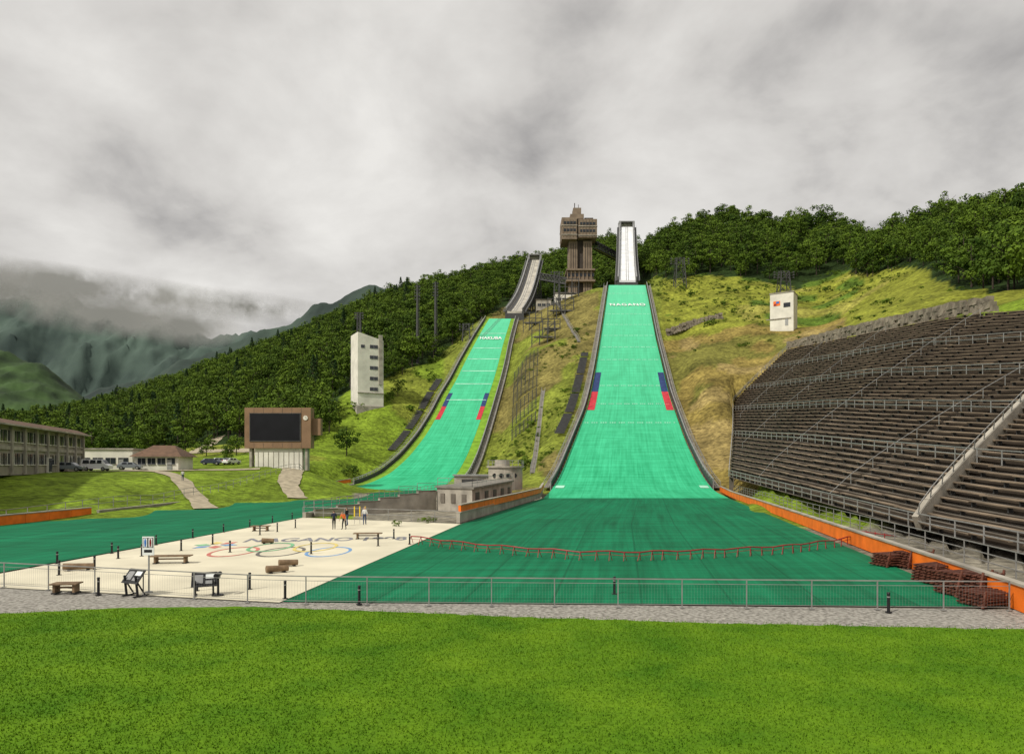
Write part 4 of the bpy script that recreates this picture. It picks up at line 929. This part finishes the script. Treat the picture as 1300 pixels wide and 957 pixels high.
for i,(u_,d_,s_) in enumerate([(440,185,.9),(418,205,1.0),(400,214,1.1),(236,205,.8),(262,190,.7),(300,186,.65),(212,176,.45),(288,172,.5),(60,190,1.0),(20,175,1.1),(150,200,1.0),(100,205,1.1),(180,215,1.05),(505,235,.6),(495,228,.5)]):
    p=onT(u_,d_,-.2); o=bpy.data.objects.new('broadleaf_tree',TM[i%5]); o.location=p; o.scale=(s_*.9,)*3; o.rotation_euler[2]=i*1.3; scene.collection.objects.link(o)
for i,(u_,v_) in enumerate([(502,668),(548,662),(540,664)]):
    p=G(u_,v_); o=bpy.data.objects.new('potted_shrub',BM[i%3]); o.location=(p.x,p.y,0.0); o.scale=(.4,)*3; scene.collection.objects.link(o)
# ---------------------------------------------------------------- distant mountains
def mountain(name,prof_,d,depth,seed,m,rough):
    us=np.linspace(prof_[0][0],prof_[-1][0],260); ds=np.linspace(0,1,90); pu=[a[0] for a in prof_];pv=[a[1] for a in prof_]
    Ua,Da=np.meshgrid(us,ds,indexing='ij'); dep=d-depth+Da*depth*2; X=(Ua-U0)/F*dep
    topz=H+(VH-np.interp(Ua,pu,pv))/F*d
    sh=np.clip(1-np.abs(Da-.5)*2,0,1)**.9
    nz=0;amp=1;s=depth*.5
    for k_ in range(7): nz=nz+amp*(1-4*np.abs(vnoise(X+seed*77,dep*.6,s,seed+k_))); amp*=.56; s*=.5
    Z=topz*sh+nz*rough*np.clip(sh*(1.25-sh)*2.2,0,1)*.5-20
    id=np.arange(Ua.size).reshape(Ua.shape); Fq=np.stack([id[:-1,:-1],id[1:,:-1],id[1:,1:],id[:-1,1:]],-1).reshape(-1,4)
    np_mesh(name,np.stack([X,dep,Z],-1).reshape(-1,3),Fq,[m],smooth=True)
mtA=mat('mountain_forest_haze',(.024,.040,.036),.95,.4,.006,0,c2=(.038,.058,.044),detail=10); mtB=mat('mountain_far_haze',(.030,.052,.048),.95,.4,.003,c2=(.055,.082,.066),detail=10); mtC=mat('mountain_near_forest',(.017,.040,.013),.95,.5,.02,c2=(.034,.065,.018),detail=12)  # distance haze is tinted into the ridge and far mountain colours
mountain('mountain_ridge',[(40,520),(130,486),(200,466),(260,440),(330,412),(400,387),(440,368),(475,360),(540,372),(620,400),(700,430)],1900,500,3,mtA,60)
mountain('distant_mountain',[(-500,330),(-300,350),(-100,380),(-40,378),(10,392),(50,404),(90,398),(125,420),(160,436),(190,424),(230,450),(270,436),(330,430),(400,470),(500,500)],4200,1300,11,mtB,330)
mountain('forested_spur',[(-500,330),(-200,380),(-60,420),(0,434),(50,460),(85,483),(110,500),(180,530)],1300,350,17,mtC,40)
# ---------------------------------------------------------------- clouds hanging on the mountains
m,n,l,b=nt('cloud_vapour'); n.remove(b); out=n['Material Output']
uv=n.new('ShaderNodeTexCoord'); no=n.new('ShaderNodeTexNoise'); no.inputs['Scale'].default_value=.0026; no.inputs['Detail'].default_value=9; no.inputs['Roughness'].default_value=.6; l.new(uv.outputs['Object'],no.inputs['Vector'])
uvm=n.new('ShaderNodeUVMap'); su=n.new('ShaderNodeVectorMath'); su.operation='SUBTRACT'; su.inputs[1].default_value=(.5,.5,0); l.new(uvm.outputs[0],su.inputs[0]); le=n.new('ShaderNodeVectorMath'); le.operation='LENGTH'; l.new(su.outputs[0],le.inputs[0])
fa=n.new('ShaderNodeMapRange'); fa.inputs[1].default_value=.5;fa.inputs[2].default_value=.05;fa.inputs[3].default_value=0;fa.inputs[4].default_value=1.0; l.new(le.outputs['Value'],fa.inputs[0])
nn=n.new('ShaderNodeMapRange'); nn.inputs[1].default_value=.38;nn.inputs[2].default_value=.58; l.new(no.outputs['Fac'],nn.inputs[0])
mu=n.new('ShaderNodeMath'); mu.operation='MULTIPLY'; l.new(fa.outputs[0],mu.inputs[0]); l.new(nn.outputs[0],mu.inputs[1]); mu2=n.new('ShaderNodeMath'); mu2.operation='MULTIPLY'; mu2.use_clamp=True; mu2.inputs[1].default_value=1.7; l.new(mu.outputs[0],mu2.inputs[0])
df=n.new('ShaderNodeBsdfDiffuse'); df.inputs[0].default_value=(.62,.60,.58,1); tr=n.new('ShaderNodeBsdfTransparent'); tl=n.new('ShaderNodeBsdfTranslucent'); tl.inputs[0].default_value=(.55,.55,.55,1)
m1=n.new('ShaderNodeMixShader'); l.new(df.outputs[0],m1.inputs[1]); l.new(tl.outputs[0],m1.inputs[2]); m1.inputs[0].default_value=.35
m2=n.new('ShaderNodeMixShader'); l.new(mu2.outputs[0],m2.inputs[0]); l.new(tr.outputs[0],m2.inputs[1]); l.new(m1.outputs[0],m2.inputs[2]); l.new(m2.outputs[0],out.inputs[0])
for (u_,v_,d_,w_,h_) in[(10,372,3000,300,62),(140,402,2900,200,56),(225,412,2700,150,60),(-80,350,2900,300,90),(100,366,3000,420,60),(320,390,2700,220,44)]:
    c=W(u_,v_,d_); ww=w_/F*d_;hh=h_/F*d_; V=[];UVs=[];Fq=[]
    nx,ny=24,8
    for j in range(ny+1):
        for i in range(nx+1):
            a=i/nx;b2=j/ny; V.append((c.x+(a-.5)*ww,c.y+ww*.25*math.sin((a-.5)*3),c.z+(b2-.5)*hh)); UVs.append((a,b2))
    for j in range(ny):
        for i in range(nx): q=j*(nx+1)+i; Fq.append((q,q+1,q+nx+2,q+nx+1))
    o=np_mesh('cloud',V,Fq,[m],smooth=True); uvset(o,UVs)
# ---------------------------------------------------------------- sky + sun
w=bpy.data.worlds.new('World'); scene.world=w; w.use_nodes=True; n=w.node_tree.nodes; l=w.node_tree.links; n.clear()
out=n.new('ShaderNodeOutputWorld'); sky=n.new('ShaderNodeTexSky'); sky.sky_type='NISHITA'; sky.sun_disc=False
el=math.radians(44); az=math.radians(228) # sun behind-left of the viewer
sky.sun_elevation=el; sky.sun_rotation=az
b1=n.new('ShaderNodeBackground'); b1.inputs[1].default_value=.1; l.new(sky.outputs[0],b1.inputs[0])
tc=n.new('ShaderNodeTexCoord'); sx=n.new('ShaderNodeSeparateXYZ'); l.new(tc.outputs['Generated'],sx.inputs[0])
mz=n.new('ShaderNodeMath'); mz.operation='MAXIMUM'; mz.inputs[1].default_value=0; l.new(sx.outputs[2],mz.inputs[0]); az_=n.new('ShaderNodeMath'); az_.operation='ADD'; az_.inputs[1].default_value=.42; l.new(mz.outputs[0],az_.inputs[0])
dv=n.new('ShaderNodeVectorMath'); dv.operation='DIVIDE'; cb=n.new('ShaderNodeCombineXYZ')
for i in range(3): l.new(az_.outputs[0],cb.inputs[i])
l.new(tc.outputs['Generated'],dv.inputs[0]); l.new(cb.outputs[0],dv.inputs[1])
def cn(sc,det,dist,ro=.55,off=0):
    mp=n.new('ShaderNodeMapping'); mp.inputs['Location'].default_value=(off,off*.7,0); l.new(dv.outputs[0],mp.inputs[0])
    x=n.new('ShaderNodeTexNoise'); x.inputs['Scale'].default_value=sc; x.inputs['Detail'].default_value=det; x.inputs['Distortion'].default_value=dist; x.inputs['Roughness'].default_value=ro; l.new(mp.outputs[0],x.inputs['Vector']); return x
c1=cn(1.3,6,.25,.5,3.3); c2=cn(3.6,8,.2,.55,1.1)
mm=n.new('ShaderNodeMath'); mm.operation='MULTIPLY_ADD'; mm.inputs[1].default_value=.45; l.new(c2.outputs['Fac'],mm.inputs[0]); m3=n.new('ShaderNodeMath'); m3.operation='MULTIPLY'; m3.inputs[1].default_value=.55; l.new(c1.outputs['Fac'],m3.inputs[0]); l.new(m3.outputs[0],mm.inputs[2])
# cloud base is lower and heavier towards the mountains in the north-west
nw=n.new('ShaderNodeVectorMath'); nw.operation='DOT_PRODUCT'; nw.inputs[1].default_value=(-.55,.80,-.75); l.new(tc.outputs['Generated'],nw.inputs[0])
nr=n.new('ShaderNodeMapRange'); nr.inputs[1].default_value=.45; nr.inputs[2].default_value=1.0; nr.inputs[3].default_value=.035; nr.inputs[4].default_value=-.085; l.new(nw.outputs['Value'],nr.inputs[0])
mA=n.new('ShaderNodeMath'); mA.operation='ADD'; l.new(mm.outputs[0],mA.inputs[0]); l.new(nr.outputs[0],mA.inputs[1])
rp=n.new('ShaderNodeValToRGB'); E=rp.color_ramp.elements; E[0].position=.36; E[0].color=(.36,.345,.335,1); E[1].position=.60; E[1].color=(.92,.895,.85,1); e2=E.new(.47); e2.color=(.69,.665,.63,1)
l.new(mA.outputs[0],rp.inputs[0])
b2=n.new('ShaderNodeBackground'); b2.inputs[1].default_value=.95; l.new(rp.outputs[0],b2.inputs[0])
mx=n.new('ShaderNodeMixShader'); mx.inputs[0].default_value=.94; l.new(b1.outputs[0],mx.inputs[1]); l.new(b2.outputs[0],mx.inputs[2]); l.new(mx.outputs[0],out.inputs[0])
sd=bpy.data.lights.new('sun','SUN'); sd.energy=3.5; sd.angle=math.radians(2); sd.color=(1,.95,.85); so=bpy.data.objects.new('sun',sd); scene.collection.objects.link(so)
dirv=Vector((math.sin(az)*math.cos(el),math.cos(az)*math.cos(el),math.sin(el))); so.rotation_euler=(dirv).to_track_quat('Z','Y').to_euler(); so.location=dirv*100
scene.view_settings.view_transform='Standard'; scene.view_settings.look='None'; scene.view_settings.exposure=0
cd=bpy.data.cameras.new('camera'); cd.sensor_width=36; cd.lens=F/1300*36; cd.shift_y=111.5/1300; cd.clip_end=20000; cd.clip_start=.1
co=bpy.data.objects.new('camera',cd); co.location=(0,0,H); co.rotation_euler=(math.pi/2,0,0); scene.collection.objects.link(co); scene.camera=co
